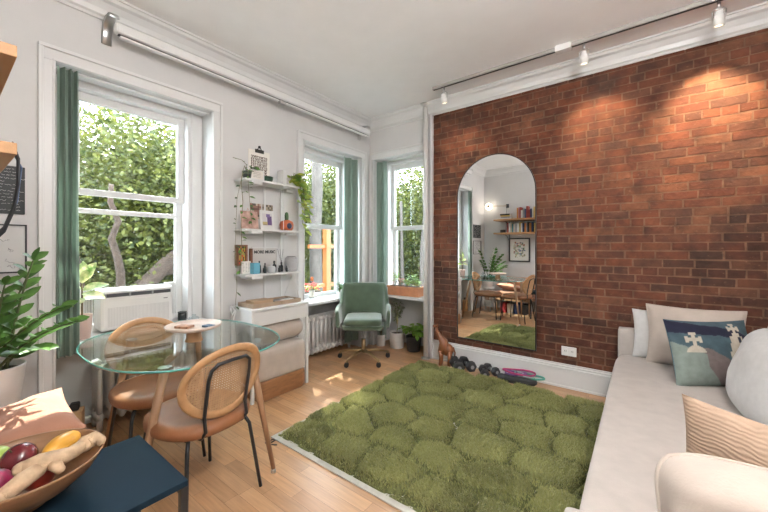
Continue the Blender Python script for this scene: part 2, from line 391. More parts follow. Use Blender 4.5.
def tree(label,loc,blobs,limbs,nl,L,lm,bk,seed,name='tree',high=None,sh=(0,0,0)):
    t=thing(name,label,'tree',loc,0,'trees outside the windows')
    mb=MB()
    for i,l in enumerate(limbs): limb(mb,V(l[0])+V(sh),V(l[1])+V(sh),l[2],l[3],seed*10+i)
    mb.build('trunk',bk,t)
    o=bpy.data.objects.new('crown',crown_mesh(blobs,nl,L,seed,lm)); C.objects.link(o); o.parent=t; o['kind']='stuff'
    if high:
        o=bpy.data.objects.new('added_dapple_leaves',crown_mesh(high,420,.26,seed+50,lm)); C.objects.link(o); o.parent=t; o['kind']='stuff'  # added leaf clump out of view, placed to dapple the incoming sun
tree('big sunlit leafy tree with slanting brown branches outside the large left window',(-8.6,2.4,-3.4),
  [(0,0,5.0,2.3,2.4,2.6),(-.6,-1.8,4.6,1.8,1.6,2.3),(-.4,2.0,5.0,1.8,1.8,2.4),(1.0,.5,5.9,1.4,1.9,1.6)],
  [((.3,-1.6,0),(.5,-1.1,3.2),.24,.2),((.5,-1.1,3.2),(.9,.9,5.4),.17,.09),((.9,.9,5.4),(1.0,2.3,6.6),.09,.04),((.5,-1.1,3.2),(.8,-1.4,6.8),.13,.05),((.7,.0,4.3),(1.2,1.8,4.7),.08,.04),((.6,-.6,3.8),(1.3,-.9,5.6),.07,.03)],95000,.08,leafA,bark,11,sh=(1.35,0,0))
tree('darker leafy tree farther off behind the sunlit one, left window',(-14.5,1.0,-3.4),
  [(0,0,5.2,2.6,4.0,3.4),(0,4.2,5.5,2.4,3.2,3.4),(-.5,-3.5,5.2,2,2.4,3)],[((0,0,0),(0,.3,5),.3,.15),((0,.3,3.5),(.3,3.2,6.2),.15,.07)],40000,.18,leafB,bark,12)
tree('tree with pale upright trunk outside the middle window',(-8.2,7.6,-3.4),
  [(0,0,6.0,1.8,1.8,1.7),(.2,.5,3.8,1.6,1.6,1.0),(-1.2,1.6,5,1.4,1.6,2.2)],[((.9,-.3,0),(.85,-.25,7.2),.19,.12),((1.3,.5,0),(1.35,.6,6.8),.1,.06)],44000,.09,leafA,barkp,13,sh=(1.1,-1.8,0),high=[(.2,-1.9,11.6,2.0,2.0,1.3)])
tree('green tree behind the pale trunk beyond the middle window',(-13.5,13,-3.4),
  [(0,0,5.4,3.2,3.2,3.0),(2.8,3,5.2,2.8,2.8,3.0)],[((0,0,0),(0,0,6),.25,.12)],34000,.18,leafB,bark,14)
tree('grey green tree with thin pale stems outside the corner window',(-5.6,9.6,-3.4),
  [(0,0,5.6,1.7,1.7,2.0),(.9,.3,4.2,1.5,1.5,1.4),(-1.2,1,4.4,1.6,1.6,1.8)],[((.2,-.6,0),(.3,-.5,6.5),.10,.06),((.75,-.5,0),(.7,-.4,6.2),.07,.05),((-.3,-.5,0),(-.4,-.6,6),.07,.04)],44000,.09,leafA,barkp,15,sh=(.6,-1.1,0),high=[(-1.2,-2.8,11.6,2.0,2.0,1.3)])
tree('dense tree standing farther behind the corner window',(-7.0,16,-3.4),
  [(0,0,5.2,4,2.4,3.3)],[((0,0,0),(0,0,5),.25,.12)],26000,.18,leafB,bark,16)
# brick building far left
redb=mat('red_facade',(.20,.05,.04),.85,var=.15,scale=3)
t=thing('building','red painted building low behind the trees in the left window','building',(-19,1.2,-3.4))
m=MB().box(-3,0,-6,2.0,0,8.2).build('facade',redb,t)
for k in range(3):
    for j in range(2):
        MB().box(-.02,.06,-4.6+k*2.2,-3.6+k*2.2,1.4+j*3.2,3.2+j*3.2).build('facade_window',mat('dark_window',(.05,.06,.07),.2),t,bevel=.02)
MB().box(-3.1,.15,-6.1,2.1,8.2,8.45).build('cornice',redb,t)
t=thing('building','pale grey town house far behind the trees outside the corner window','building',(-9.5,25,-3.4))
pf=mat('pale_facade',(.25,.25,.235),.85,var=.08,scale=3)
MB().box(-9,9,0,3,0,9).build('facade',pf,t); MB().box(-9.1,9.1,-.15,3,9,9.3).build('cornice',pf,t)
for k in range(6): MB().box(-7.8+k*2.8,-6.6+k*2.8,-.06,.02,5.2,7.2).build('facade_window',mat('dark_window',(.05,.06,.07),.2),t)
# orange frame outside middle window
t=thing('scaffold_frame','orange painted barrier frame outside the middle window','frame',(-4.6,4.33,-3.4))
orange=mat('orange_paint',(.36,.085,.012),.5,var=.08)
MB().box(-.05,.05,-.05,.05,0,5.08).build('post',orange,t); MB().box(-.05,.05,.55,.65,0,5.08).build('post',orange,t)
MB().box(-.03,.03,-.42,.55,4.70,4.76).build('crossbar',orange,t); MB().box(-.03,.03,-.42,.55,4.0,4.06).build('crossbar',orange,t)
t=thing('flower_box','red flowers in planter outside the middle window','flowers',(-3.72,2.95,.58))
MB().box(-.08,.08,-.38,.38,0,.13).build('planter',mat('planter_dark',(.10,.07,.05),.7),t,bevel=.005)
fb=MB(); rn=random.Random(4)
for i in range(160):
    fb.ell((rn.uniform(-.08,.08),rn.uniform(-.37,.37),rn.uniform(.13,.23)),.012,.012,.01,6,4)
f=fb.build('blossoms',mat('red_petals',(.62,.08,.07),.6,var=.3,scale=40),t); f['kind']='stuff'
fb=MB()
for i in range(220):
    a=rn.uniform(0,6.3); fb.leaf((rn.uniform(-.08,.08),rn.uniform(-.37,.37),rn.uniform(.11,.19)),(math.cos(a),math.sin(a),.5),(0,0,1),.05,.025)
f=fb.build('foliage',lbright,t); f['kind']='stuff'
MB().box(.0,.04,-.3,-.27,-.15,.0).box(.0,.04,.27,.30,-.15,.0).box(.04,.28,-.3,-.27,-.03,0).box(.04,.28,.27,.3,-.03,0).build('bracket',blackm,t)
t=thing('parked_van','white delivery van parked far beyond the left window','van',(-22,7.9,-3.4),R(80))
cm=mat('van_paint',(.75,.76,.78),.3,coat=.6,var=.02)
SW=Matrix(((1,0,0,0),(0,0,1,0),(0,1,0,0),(0,0,0,1)))
m=MB(); m.M=SW
m.prism([(-2.4,.4),(2.5,.4),(2.5,1.1),(2.0,1.3),(1.5,2.3),(1.1,2.45),(-2.4,2.45)],-.95,.95).build('van_body',cm,t,bevel=.06)
m=MB(); m.M=SW
m.prism([(2.0,1.33),(1.55,2.2),(.8,2.2),(.8,1.33)],-.97,.97).build('van_windows',mat('dark_window',(.05,.06,.07),.2),t)
for x in (-1.5,1.6):
    for y in (-.85,.85):
        m=MB(); m.M=Matrix.Translation((x,y,.36))@Matrix.Rotation(PI/2,4,'X'); m.lathe([(.36,-.1),(.36,.1)],n=20).build('wheel',rubber,t)
# ================================================================== helpers for furnishings
def frame(c,nrm,up=(0,0,1)):
    n=V(nrm).normalized(); u=V(up); u=(u-u.dot(n)*n).normalized(); r=u.cross(n)
    return Matrix((( r[0],u[0],n[0],c[0]),(r[1],u[1],n[1],c[1]),(r[2],u[2],n[2],c[2]),(0,0,0,1)))
def pillow(name,label,w,h,th,c,nrm,m,up=(0,0,1),seed=0,colfn=None,nu=28,nv=24,seam=None,group=None,crease=.02,sag=0,rnd=0):
    """stuffed cushion: two bulging faces meeting in a seam; x=width, y=height, z=thickness"""
    t=thing(name,label,'cushion',(0,0,0),0,group); t.matrix_world=frame(c,nrm,up)
    mb=MB()
    for sgn in (1,-1):
        g=[]
        for j in range(nv+1):
            row=[]
            for i in range(nu+1):
                u=-1+2*i/nu; v=-1+2*j/nv
                u=math.sin(u*PI/2)*.35+u*.65; v=math.sin(v*PI/2)*.35+v*.65
                pin=1-.07*(1-abs(v)**2)*abs(u)**4; pin2=1-.07*(1-abs(u)**2)*abs(v)**4; pin*=math.sqrt(1-rnd*abs(v)**4); pin2*=math.sqrt(1-rnd*abs(u)**4)
                b=max(0,(1-abs(u)**2.6)*(1-abs(v)**2.6))**.55
                k=1+crease*6*fnoise((u*2+seed,v*2,seed*1.7)); k2=crease*.25*fnoise((u*5+seed,v*5,seed))
                x=u*w/2*pin; y=v*h/2*pin2-sag*b; z=sgn*(th/2*b*k+k2*b*(.6))
                if colfn: mb.c=colfn(u,v,sgn)
                row.append(mb.vert((x,y,z)))
            g.append(row)
        for j in range(nv):
            for i in range(nu):
                q=[g[j][i],g[j][i+1],g[j+1][i+1],g[j+1][i]]
                mb.face(q if sgn>0 else q[::-1],True)
    mb.build('cover',m,t)
    if seam:
        pts=[]
        for k in range(80):
            a=k/80*4; s=int(a); f=(a-s)*2-1; f=math.sin(f*PI/2)*.35+f*.65
            u,v=((f,-1),(1,f),(-f,1),(-1,-f))[s]
            pts.append((u*w/2*(1-.07*(1-v*v)*abs(u)**4)*math.sqrt(1-rnd*abs(v)**4),v*h/2*(1-.07*(1-u*u)*abs(v)**4)*math.sqrt(1-rnd*abs(u)**4),0))
        MB().loop(pts,seam,6).build('piping',m,t)
    return t
def superel(a,b,e,n=64): 
    return [(a*math.copysign(abs(math.cos(t))**(2/e),math.cos(t)),b*math.copysign(abs(math.sin(t))**(2/e),math.sin(t))) for t in [2*PI*k/n for k in range(n)]]
# ================================================================== projector screen housing over the windows
t=thing('projector_screen','long white rolled projector screen housing hung above the windows','screen',(-2.83,0,2.79))
MB().box(-.035,.035,.73,3.40,-.028,.04).build('housing',plastic,t,bevel=.018)
MB().box(-.012,.012,.75,3.38,-.036,-.030).build('screen_slot',dark,t)
MB().box(-.016,.016,.76,3.37,-.052,-.037).build('weight_bar',plastic,t,bevel=.004)
for y in (.72,3.36):
    MB().tube([(-.13,y,-.07),(-.125,y,.0),(-.10,y,.06),(-.04,y,.085),(.03,y,.075),(.04,y,.05)],.03,8,flat=(1,0,0)).build('bracket',chrome,t)
MB().box(.0,.04,2.02,2.09,-.075,-.045).build('pull_tab',chrome,t,bevel=.005)
# ================================================================== track light
t=thing('track_light','ceiling track with three spotlights aimed at the brick wall','lamp',(0,3.19,HC-.02))
MB().box(-1.77,.62,-.017,.017,-.012,.018).build('track_rail',mat('rail_grey',(.40,.39,.38),.4,metal=.3,var=.05),t,bevel=.002)
MB().box(-1.76,.61,-.006,.006,-.016,-.011).build('track_groove',dark,t)
MB().box(-.59,-.47,-.04,.03,-.03,.019).build('junction_box',plastic,t,bevel=.004)
for x in (-1.64,-.381,.408):
    h=bpy.data.objects.new('spot_head',None); C.objects.link(h); h.parent=t; h.location=(x,0,-.02)
    MB().tube([(0,0,.0),(0,0,-.045)],.009,8).build('swivel',chrome,h)
    MB().tube([(-.032,0,-.11),(-.034,0,-.06),(-.02,0,-.045),(.02,0,-.045),(.034,0,-.06),(.032,0,-.11)],.004,6).build('yoke',chrome,h)
    m=MB(); m.M=Matrix.Translation((0,0,-.11))@Matrix.Rotation(R(14),4,'X'); m.lathe([(.012,.05),(.022,.045),(.025,.02),(.031,.015),(.032,-.05),(.027,-.05),(.025,-.03)],n=18).build('lamp_can',plastic,h)
    m=MB(); m.M=Matrix.Translation((0,0,-.11))@Matrix.Rotation(R(14),4,'X'); m.lathe([(.0249,-.044),(.0249,-.040)],n=16).build('bulb',emit('bulb_warm',(1,.75,.5),6),h)
# ================================================================== curtains
def curtain(label,M,a,b,z0,z1,folds,seed,grp='green curtains'):
    t=thing('curtain',label,'curtain',(0,0,0),0,grp); mb=MB(); mb.M=M; n=90; nz=18
    rows=[]
    for j in range(nz+1):
        row=[]
        for i in range(n+1):
            u=i/n; v=j/nz
            x=a+(b-a)*u; ph=u*folds*2*PI+seed
            d=.022*math.sin(ph)+.006*math.sin(ph*2.3+v*2+seed)+.004*fnoise((u*6,v*3,seed))
            x+=.006*math.sin(v*5+u*9+seed)*v
            row.append((x,d,z1+(z0-z1)*v))
        rows.append(row)
    for s,off in ((1,.0012),(-1,-.0012)):
        ids=[[mb.vert((p[0],p[1]+off,p[2])) for p in r] for r in rows]
        for j in range(nz):
            for i in range(n):
                q=[ids[j][i],ids[j][i+1],ids[j+1][i+1],ids[j+1][i]]; mb.face(q if s>0 else q[::-1],True)
    mb.build('fabric',curt,t); return t
Mc=Matrix.Translation((0,-.0,0))
t=curtain('green curtain at left edge of the big window above radiator',ML@Matrix.Translation((0,.027,0)),.463,.565,.62,ZO-.03,3.2,1)
def rod(t,M,a,b,z):
    m=MB(); m.M=M; m.tube([(a,0,z),(b,0,z)],.008,8).build('curtain_rod',plastic,t)
rod(t,ML@Matrix.Translation((0,-.05,0)),.46,1.45,ZO-.012)
t=curtain('green curtain behind the desk chair, right side of middle window',ML@Matrix.Translation((0,-.04,0)),3.11,3.385,.10,ZO-.03,2.2,2)
rod(t,ML@Matrix.Translation((0,-.075,0)),2.44,3.40,ZO-.012)
t=curtain('narrow green curtain at left side of the corner window above planter',MF@Matrix.Translation((0,-.035,0)),-2.885,-2.72,.10,ZO-.03,2.0,4)
rod(t,MF@Matrix.Translation((0,-.07,0)),-2.885,-2.10,ZO-.012)
# ================================================================== radiators
def radiator(label,y0,n,x,H=.50,pitch=.068):
    t=thing('radiator',label,'radiator',(x,y0,0),0,'cast iron radiators under the windows')
    for k in range(n):
        y=(k+.5)*pitch; m=MB()
        for dx in (-.055,0,.055):
            m.tube([(dx,y,.10),(dx,y,H-.04)],.019,8)
        m.tube([(-.07,y,.09),(-.05,y,.07),(.05,y,.07),(.07,y,.09),(.06,y,.12),(-.06,y,.12),(-.07,y,.09)],.02,8)
        m.ell((0,y,H-.035),.085,.027,.04,12,8,.8)
        m.ell((0,y,.10),.085,.028,.035,12,8,.8)
        if k in (0,n-1):
            m.tube([(.06,y,.09),(.066,y,.0)],[.022,.016],8); m.tube([(-.06,y,.09),(-.066,y,.0)],[.022,.016],8)
        m.build('radiator_section',radp,t)
    m=MB(); m.tube([(.0,-.0,.10),(0,-.07,.10),(0,-.07,.0)],.014,8).build('valve_pipe',radp,t)
    MB().lathe([(.02,.11),(.028,.13),(.028,.15),(.012,.16)],c=(0,-.07,0),n=12).build('valve_knob',dark,t)
radiator('white cast iron radiator beneath left window behind glass table',.68,10,-3.16)
radiator('white cast iron radiator beneath middle window beside desk chair',2.52,12,-3.15)
# ================================================================== air conditioner
t=thing('air_conditioner','white window air conditioner unit set on left window sill','air conditioner',(-3.1,.72,.705))
MB().box(-.19,.0,.0,.475,.0,.30).build('body',plastic,t,bevel=.018)
MB().box(-.001,.006,.012,.463,.015,.225).build('front_panel',plastic,t,bevel=.003)
m=MB()
for k in range(44): y=.04+k*.0092; m.box(.006,.0085,y,y+.005,.03,.17)
m.build('grille',mat('grille_plastic',(.66,.655,.65),.5,var=.02),t)
m=MB(); m.box(-.02,.004,.02,.455,.245,.285).build('air_outlet',mat('vent_dark',(.06,.065,.075),.4,var=.1),t,bevel=.004)
m=MB()
for k in range(3): m.box(.001,.008,.02+k*.149,.02+k*.149+.012,.243,.285)
m.build('outlet_divider',mat('grey_plastic',(.3,.31,.32),.4),t)
MB().box(-.02,.012,.018,.457,.272,.288).build('louver',plastic,t,bevel=.004)
MB().box(.0086,.0095,.40,.43,.20,.207).build('badge',mat('badge_grey',(.2,.2,.2),.4),t)
m=MB()
for k in range(8): y=-.125+k*.0155; m.box(-.20,-.175,y,y+.009,.0,.31)
m.box(-.197,-.188,-.13,.0,0,.31).build('side_filler',plastic,t)
m=MB()
for k in range(8):
    y=.478+k*.0125; m.box(-.20,-.18,y,y+.007,.0,.31)
m.box(-.197,-.188,.478,.58,0,.31).build('side_filler',plastic,t)
# ================================================================== glass table
t=thing('dining_table','oval glass top dining table with four tapered wooden legs','table',(-2.30,.95,0))
ol=superel(.61,.485,2.6,72)
topm=glass('table_glass',(.92,.97,.95),1.9)
m=MB(); a=[m.vert((x*.995,y*.995,.745)) for x,y in ol]; m.face(a); a=[m.vert((x*.995,y*.995,.735)) for x,y in ol]; m.face(a[::-1]); m.build('glass_top',topm,t)
eg=mat('glass_edge_green',(.10,.36,.31),.12,var=.1,spec=.8)
m=MB(); m.loop([(x*.9965,y*.9965,.74) for x,y in ol],(.003,.0055),8).build('glass_edge',eg,t)
for (tx,ty,bx,by) in ((.46,.17,.575,.25),(.44,-.27,.40,-.40),(-.30,-.19,-.47,-.29),(-.32,.22,-.44,.32)):
    d=V((bx-tx,by-ty,-.70)); top=V((tx,ty,.725)); bot=V((bx,by,.022))
    lg=MB().tube([top,top.lerp(bot,.5),bot],[.0215,.018,.0115],14).build('table_leg',oak,t)
    MB().lathe([(.014,.0),(.015,.008),(.011,.024)],c=(bx,by,0),n=14).build('foot',chrome,lg)
    MB().lathe([(.03,.727),(.03,.734)],c=(tx,ty,0),n=18).build('glass_pad',chrome,lg)
# ================================================================== cane chairs
def chair(label,loc,rz,tilt=0):
    """faces local +X; seat centre at origin"""
    t=thing('dining_chair',label,'chair',loc,rz,'cane back dining chairs')
    ol=superel(.245,.235,2.3,48)
    m=MB()
    m.rings([[(x*s,y*s,z) for x,y in ol] for s,z in ((.5,.405),(.9,.408),(.985,.42),(1,.438),(.985,.457),(.93,.470),(.8,.476),(.4,.472),(.05,.470))],True).build('seat',leather,t)
    for sy in (-1,1):
        MB().tube([(.16,sy*.15,.41),(.185,sy*.17,.36),(.215,sy*.20,.008)],.0095,8).build('leg',blackm,t)
        MB().tube([(-.16,sy*.15,.41),(-.185,sy*.17,.36),(-.235,sy*.205,.008)],.0095,8).build('leg',blackm,t)
    m=MB(); 
    for sy in (-1,1): m.tube([(.16,sy*.15,.404),(-.16,sy*.15,.404)],.009,8)
    m.tube([(.1,-.16,.404),(.1,.16,.404)],.009,8); m.tube([(-.1,-.16,.404),(-.1,.16,.404)],.009,8); m.build('seat_frame',blackm,t)
    # back: oval ring leaning backwards
    B=Matrix.Translation((-.245,0,.66))@Matrix.Rotation(R(-11),4,'Y')
    def cv(y,z): return -.0+.05*(y/.22)**2    # back wraps a little round the sitter
    W,Hh=.204,.165
    ring=[(cv(W*math.cos(a),0),W*math.cos(a),Hh*math.sin(a)) for a in [2*PI*k/56 for k in range(56)]]
    m=MB(); m.M=B; m.loop(ring,(.021,.0125),10).build('back_ring',oakl,t)
    m=MB(); m.M=B; w=.0016; Wi,Hi=W-.012,Hh-.012
    def strip(p,q,n=10):
        for dx in (-.0008,.0008): pass
        d=(V(q)-V(p)); nrm=V((-d[1],d[0],0)).normalized()*w; pr=None
        for k in range(n+1):
            c=V(p)+d*k/n; c=(c[0],c[1]); a=m.vert((cv(c[0]-nrm[0],0),c[0]-nrm[0],c[1]-nrm[1])); b=m.vert((cv(c[0]+nrm[0],0),c[0]+nrm[0],c[1]+nrm[1]))
            if pr: m.face([pr[0],pr[1],b,a])
            pr=(a,b)
    def clip(px,py,dx,dy):
        A=dx*dx/Wi**2+dy*dy/Hi**2; Bq=2*(px*dx/Wi**2+py*dy/Hi**2); Cc=px*px/Wi**2+py*py/Hi**2-1; D=Bq*Bq-4*A*Cc
        if D<=0: return
        s=math.sqrt(D); t0=(-Bq-s)/2/A; t1=(-Bq+s)/2/A; strip((px+dx*t0,py+dy*t0,0),(px+dx*t1,py+dy*t1,0))
    g=.0125
    for k in range(-17,18):
        for o in (-.0022,.0022): clip(k*g+o,0,0,1); clip(0,k*g+o,1,0)
    for k in range(-24,25): clip(k*g+g/2,0,.7071,.7071); clip(k*g+g/2,0,.7071,-.7071)
    m.build('cane_panel',cane,t)
    # black hoop carrying the back
    b=B@V((-.022,0,0)); pts=[(-.10,-.11,.40),(-.20,-.112,.408),(-.238,-.112,.45)]
    for y,z in ((-.112,-.15),(-.112,.04),(-.105,.085),(-.075,.112),(0,.118),(.075,.112),(.105,.085),(.112,.04),(.112,-.15)):
        q=B@V((cv(y,0)-.022,y,z)); pts.append(q[:])
    pts+=[(-.238,.112,.45),(-.20,.112,.408),(-.10,.11,.40)]
    MB().tube(pts,.0085,8).build('back_hoop',blackm,t)
    return t
chair('cane backed chair with tan seat in front of glass table, nearer camera',(-1.88,.85,0),R(187))
chair('cane backed chair with tan seat between glass table and window',(-2.42,.84,0),R(-4))
# cake stand
t=thing('pedestal_tray','round pedestal tray of pale wood standing on glass table','tray',(-2.19,.96,.746))
MB().lathe([(.048,0),(.05,.004),(.042,.02),(.04,.06),(.045,.066)],n=28).build('tray_foot',oakl,t)
MB().lathe([(.04,.066),(.11,.072),(.148,.085),(.156,.100),(.152,.103),(.143,.093),(.11,.083),(.03,.080),(.001,.080)],n=48).build('tray_dish',mat('whitewashed_wood',(.64,.52,.44),.5,var=.15,scale=14,bump=.0005),t)
def small(name,label,cat,mb,m,loc,rz=0,group=None,bevel=0,rot=None):
    o=mb.build(name,m,None,bevel=bevel); o.location=loc; o.rotation_euler=rot or (0,0,rz); return tag(o,label,cat,group)
small('card_stack','small brown patterned card pack lying on pedestal tray','cards',MB().box(-.045,.045,-.03,.03,0,.014),mat('brown_card',(.42,.22,.13),.6,var=.4,scale=60),(-2.225,.92,.828),.5,bevel=.002)
small('card_stack','dark blue card pack lying on pedestal tray','cards',MB().box(-.03,.03,-.025,.025,0,.012),mat('blue_card',(.05,.10,.17),.5,var=.4,scale=70),(-2.13,1.02,.828),.2,bevel=.002)
t=thing('glass_jar','small clear lidded glass jar behind pedestal tray on window side','jar',(-2.42,1.06,.746))
MB().lathe([(.03,0),(.036,.01),(.037,.06),(.028,.07),(.028,.08)],n=20).build('jar_body',glass('jar_glass',(.88,.92,.94),1.45),t)
MB().lathe([(.031,.08),(.033,.084),(.03,.10),(.012,.108),(.012,.118),(.002,.121)],n=20).build('lid',glass('jar_glass',(.88,.92,.94),1.45),t)
# ================================================================== side table (navy)
t=thing('side_table','dark navy square side table with thin black legs','table',(-1.515,.295,0))
MB().box(-.238,.238,-.245,.245,.478,.50).build('tabletop',navy,t,bevel=.002)
for sx in (-1,1):
    for sy in (-1,1): MB().box(sx*.226-.011,sx*.226+.011,sy*.233-.011,sy*.233+.011,0,.478).build('table_leg',blackm,t)
MB().box(-.22,.22,.222,.244,.455,.478).box(-.22,.22,-.244,-.222,.455,.478).build('rail',blackm,t)
# fruit bowl
t=thing('fruit_bowl','large pale wooden bowl of fruit standing on navy side table','bowl',(-1.565,.165,.501))
MB().lathe([(.05,0),(.062,.0),(.064,.006),(.07,.018),(.13,.047),(.178,.088),(.202,.128),(.2065,.136),(.201,.137),(.194,.128),(.168,.092),(.12,.057),(.06,.035),(.002,.031)],n=64).build('bowl_body',mat('bowl_wood',(.25,.13,.062),.4,var=.2,scale=6,stretch=(1,1,7),bump=.0005,bscale=30),t)
BX,BY,BZ=-1.565,.165,.501
def fruit(name,label,cat,c,rx,ry,rz,m,rot=(0,0,0),stem=True,pinch=.12,group='fruit in the bowl'):
    t=thing(name,label,cat,(BX+c[0],BY+c[1],BZ+c[2]),0,group); t.rotation_euler=rot
    n=20; rs=[]
    for i in range(13):
        ph=-PI/2+PI*i/12; ph=max(min(ph,1.53),-1.53); r=math.cos(ph); z=math.sin(ph)
        dent=pinch*math.exp(-(r*3.2)**2)
        rs.append([(rx*r*math.cos(a)*(1+.03*math.cos(3*a)),ry*r*math.sin(a),rz*(z-math.copysign(dent,z))) for a in [2*PI*j/n for j in range(n)]])
    MB().rings(rs).build('flesh',m,t)
    if stem: MB().tube([(0,0,rz*(1-pinch)-.004),(.003,.002,rz+.008)],.0022,6).build('stem',stemm,t)
fruit('apple','green apple at left rim of the wooden bowl','apple',(-.125,-.045,.125),.04,.04,.037,mat('green_apple',(.36,.50,.10),.3,var=.15,scale=20,coat=.3))
fruit('apple','dark red apple between green apple and ginger','apple',(-.045,.0,.135),.046,.046,.042,mat('plum_red',(.13,.015,.02),.25,var=.35,scale=18,coat=.4),(.5,.3,0))
fruit('plum','magenta plum low at the near side of bowl','plum',(.045,-.06,.118),.042,.042,.042,mat('magenta',(.22,.015,.055),.3,var=.3,scale=18,coat=.3),(0,.6,0))
fruit('plum','dark plum beneath magenta plum at near rim','plum',(.105,-.105,.09),.036,.036,.036,mat('dark_plum',(.06,.012,.03),.3,var=.3,coat=.3),(0,.2,0))
fruit('apple','red apple at bottom of the bowl beneath the others','apple',(.03,.035,.085),.04,.04,.037,mat('red_apple',(.30,.03,.02),.3,var=.3,coat=.3))
fruit('mango','long yellow mango behind ginger root at far side of bowl','mango',(-.06,.105,.125),.035,.034,.07,mat('mango_yellow',(.72,.36,.045),.38,var=.22,scale=9,coat=.2),(PI/2,0,.75),False,0)
g=MB(); gm=mat('ginger_skin',(.54,.38,.24),.75,var=.25,scale=26,bump=.002,bscale=70)
def finger(pts,rs): 
    pts=[V(p) for p in pts]; g.tube(pts,rs,12); g.ell(pts[0],rs[0],rs[0],rs[0],10,7); g.ell(pts[-1],rs[-1],rs[-1],rs[-1],10,7)
finger([(.145,-.055,.122),(.12,-.01,.136),(.10,.025,.142)],[.021,.025,.022])
finger([(.075,-.005,.150),(.082,.03,.152),(.09,.07,.150),(.085,.10,.148),(.055,.145,.150)],[.022,.027,.026,.022,.020])
finger([(.055,.145,.150),(.045,.172,.152),(.06,.182,.146)],[.027,.024,.018])
finger([(.105,.06,.142),(.13,.068,.132)],[.018,.013])
g.v=[(p[0]+.004*fnoise(p,60),p[1]+.004*fnoise((p[1],p[0],p[2]),60),p[2]) for p in g.v]
small('ginger_root','knobbly beige ginger root lying across top of the fruit bowl','ginger',g,gm,(BX,BY,BZ))
# ================================================================== bench by back wall
t=thing('bench','low upholstered bench under wall shelves beside navy table','bench',(-2.12,.06,0))
MB().box(-.35,.34,-.32,.33,.27,.31).build('bench_frame',oak,t,bevel=.004)
m=MB(); m.box(-.35,.345,-.32,.335,.312,.445); m.build('seat_cushion',peach,t,bevel=.03)
for sx in (-.32,.31):
    for sy in (-.29,.30): MB().tube([(sx,sy,.27),(sx,sy,0)],[.02,.014],10).build('bench_leg',oak,t)
pillow('cushion','peach linen cushion lying on bench behind the fruit bowl',.50,.42,.13,(-2.20,.20,.51),(.10,-.22,1),peach,up=(0,1,0),seed=3,crease=.05)
pillow('cushion','terracotta cushion standing against back wall on bench, seen in mirror',.60,.24,.10,(-2.14,-.19,.58),(0,1,.25),terra,seed=5)
bx=[('red',(.45,.04,.05),-2.36),('white',(.7,.7,.68),-2.22),('dark blue',(.04,.07,.2),-2.09),('black',(.03,.03,.035),-1.96)]
for n_,c_,x_ in bx:
    small('storage_box',f'{n_} storage box on floor underneath the bench','box',MB().box(-.055,.055,-.13,.13,0,.19),mat('box_'+n_,c_,.6),(x_,.1,.001),0,'boxes under the bench',bevel=.004)
# plant stand + ZZ plant
t=thing('plant_stand','white four legged plant stand in corner by left window','stand',(-2.70,.16,0))
MB().lathe([(.13,.46),(.13,.48)],n=30).build('stand_top',plastic,t)
for a in range(4):
    c,s=math.cos(a*PI/2+.78),math.sin(a*PI/2+.78); MB().tube([(c*.09,s*.09,.46),(c*.12,s*.12,0)],.011,8).build('stand_leg',plastic,t)
MB().lathe([(.09,.2),(.09,.212)],n=24).build('lower_shelf',plastic,t)
small('tote','orange and white striped cloth bag on stand lower shelf','bag',MB().lathe([(.05,0),(.065,.03),(.06,.12),(.03,.2)],n=16),mat('orange_stripe',(.75,.25,.07),.8,var=.5,scale=3,stretch=(.1,.1,9),col2=(.8,.78,.74)),(-2.70,.16,.213))
def pot(t,r0,r1,h,m,sm=True,name='pot'):
    MB().lathe([(r0*.9,0),(r0,.004),(r1,h-.006),(r1,h),(r1*.93,h),(r1*.9,h*.85),(r1*.88,h*.83)],n=32).build(name,m,t)
    if sm: MB().lathe([(r1*.905,h*.80),(r1*.905,h*.86),(.002,h*.88)],n=24,caps=False).build('soil',soil,t)
t=thing('potted_plant','tall arching plant with dark oval leaflets in white pot, left corner','plant',(-2.70,.18,.481))
pot(t,.10,.125,.215,potw)
tips=[(.21,.125,.77),(.39,.198,.535),(.44,.237,.465),(.31,.137,.335),(-.14,.02,.52),(-.1,.16,.72),(.22,-.1,.55),(.03,-.22,.6),(.30,.02,.66),(.34,-.04,.42)]
rn=random.Random(2); stm=MB(); lf=MB()
for i,(tx,ty,tz) in enumerate(tips):
    b=V((rn.uniform(-.05,.05),rn.uniform(-.05,.05),.17)); e=V((tx,ty,tz)); mid=b.lerp(e,.5)+V((-tx*.12,-ty*.12,.07 if tz<.7 else .03))
    P=[b.lerp(mid,s/8).lerp(mid.lerp(e,s/8),s/8) for s in range(9)]
    stm.tube(P,[.008-.0006*k for k in range(9)],7)
    L=(e-b).length; nl=max(6,int(L/.070))
    for k in range(2,nl+1):
        f=k/nl*8; i0=min(7,int(f)); p=P[i0].lerp(P[i0+1],f-i0); d=(P[i0+1]-P[i0]).normalized()
        sd=d.cross(V((0,0,1))).normalized()
        for s in (-1,1):
            dd=sd*s*.85+d*.7+V((0,0,rn.uniform(-.05,.3))); lf.leaf(p,dd,(.55,.05,.75),rn.uniform(.085,.115)*(1-.25*(k/nl)**3),.046,.12)
    lf.leaf(e,P[8]-P[7],(0,0,1),.08,.03)
stm.build('stems',mat('zz_stem',(.10,.13,.05),.6,var=.2),t); lf.build('leaves',lgreen,t)['kind']='stuff'
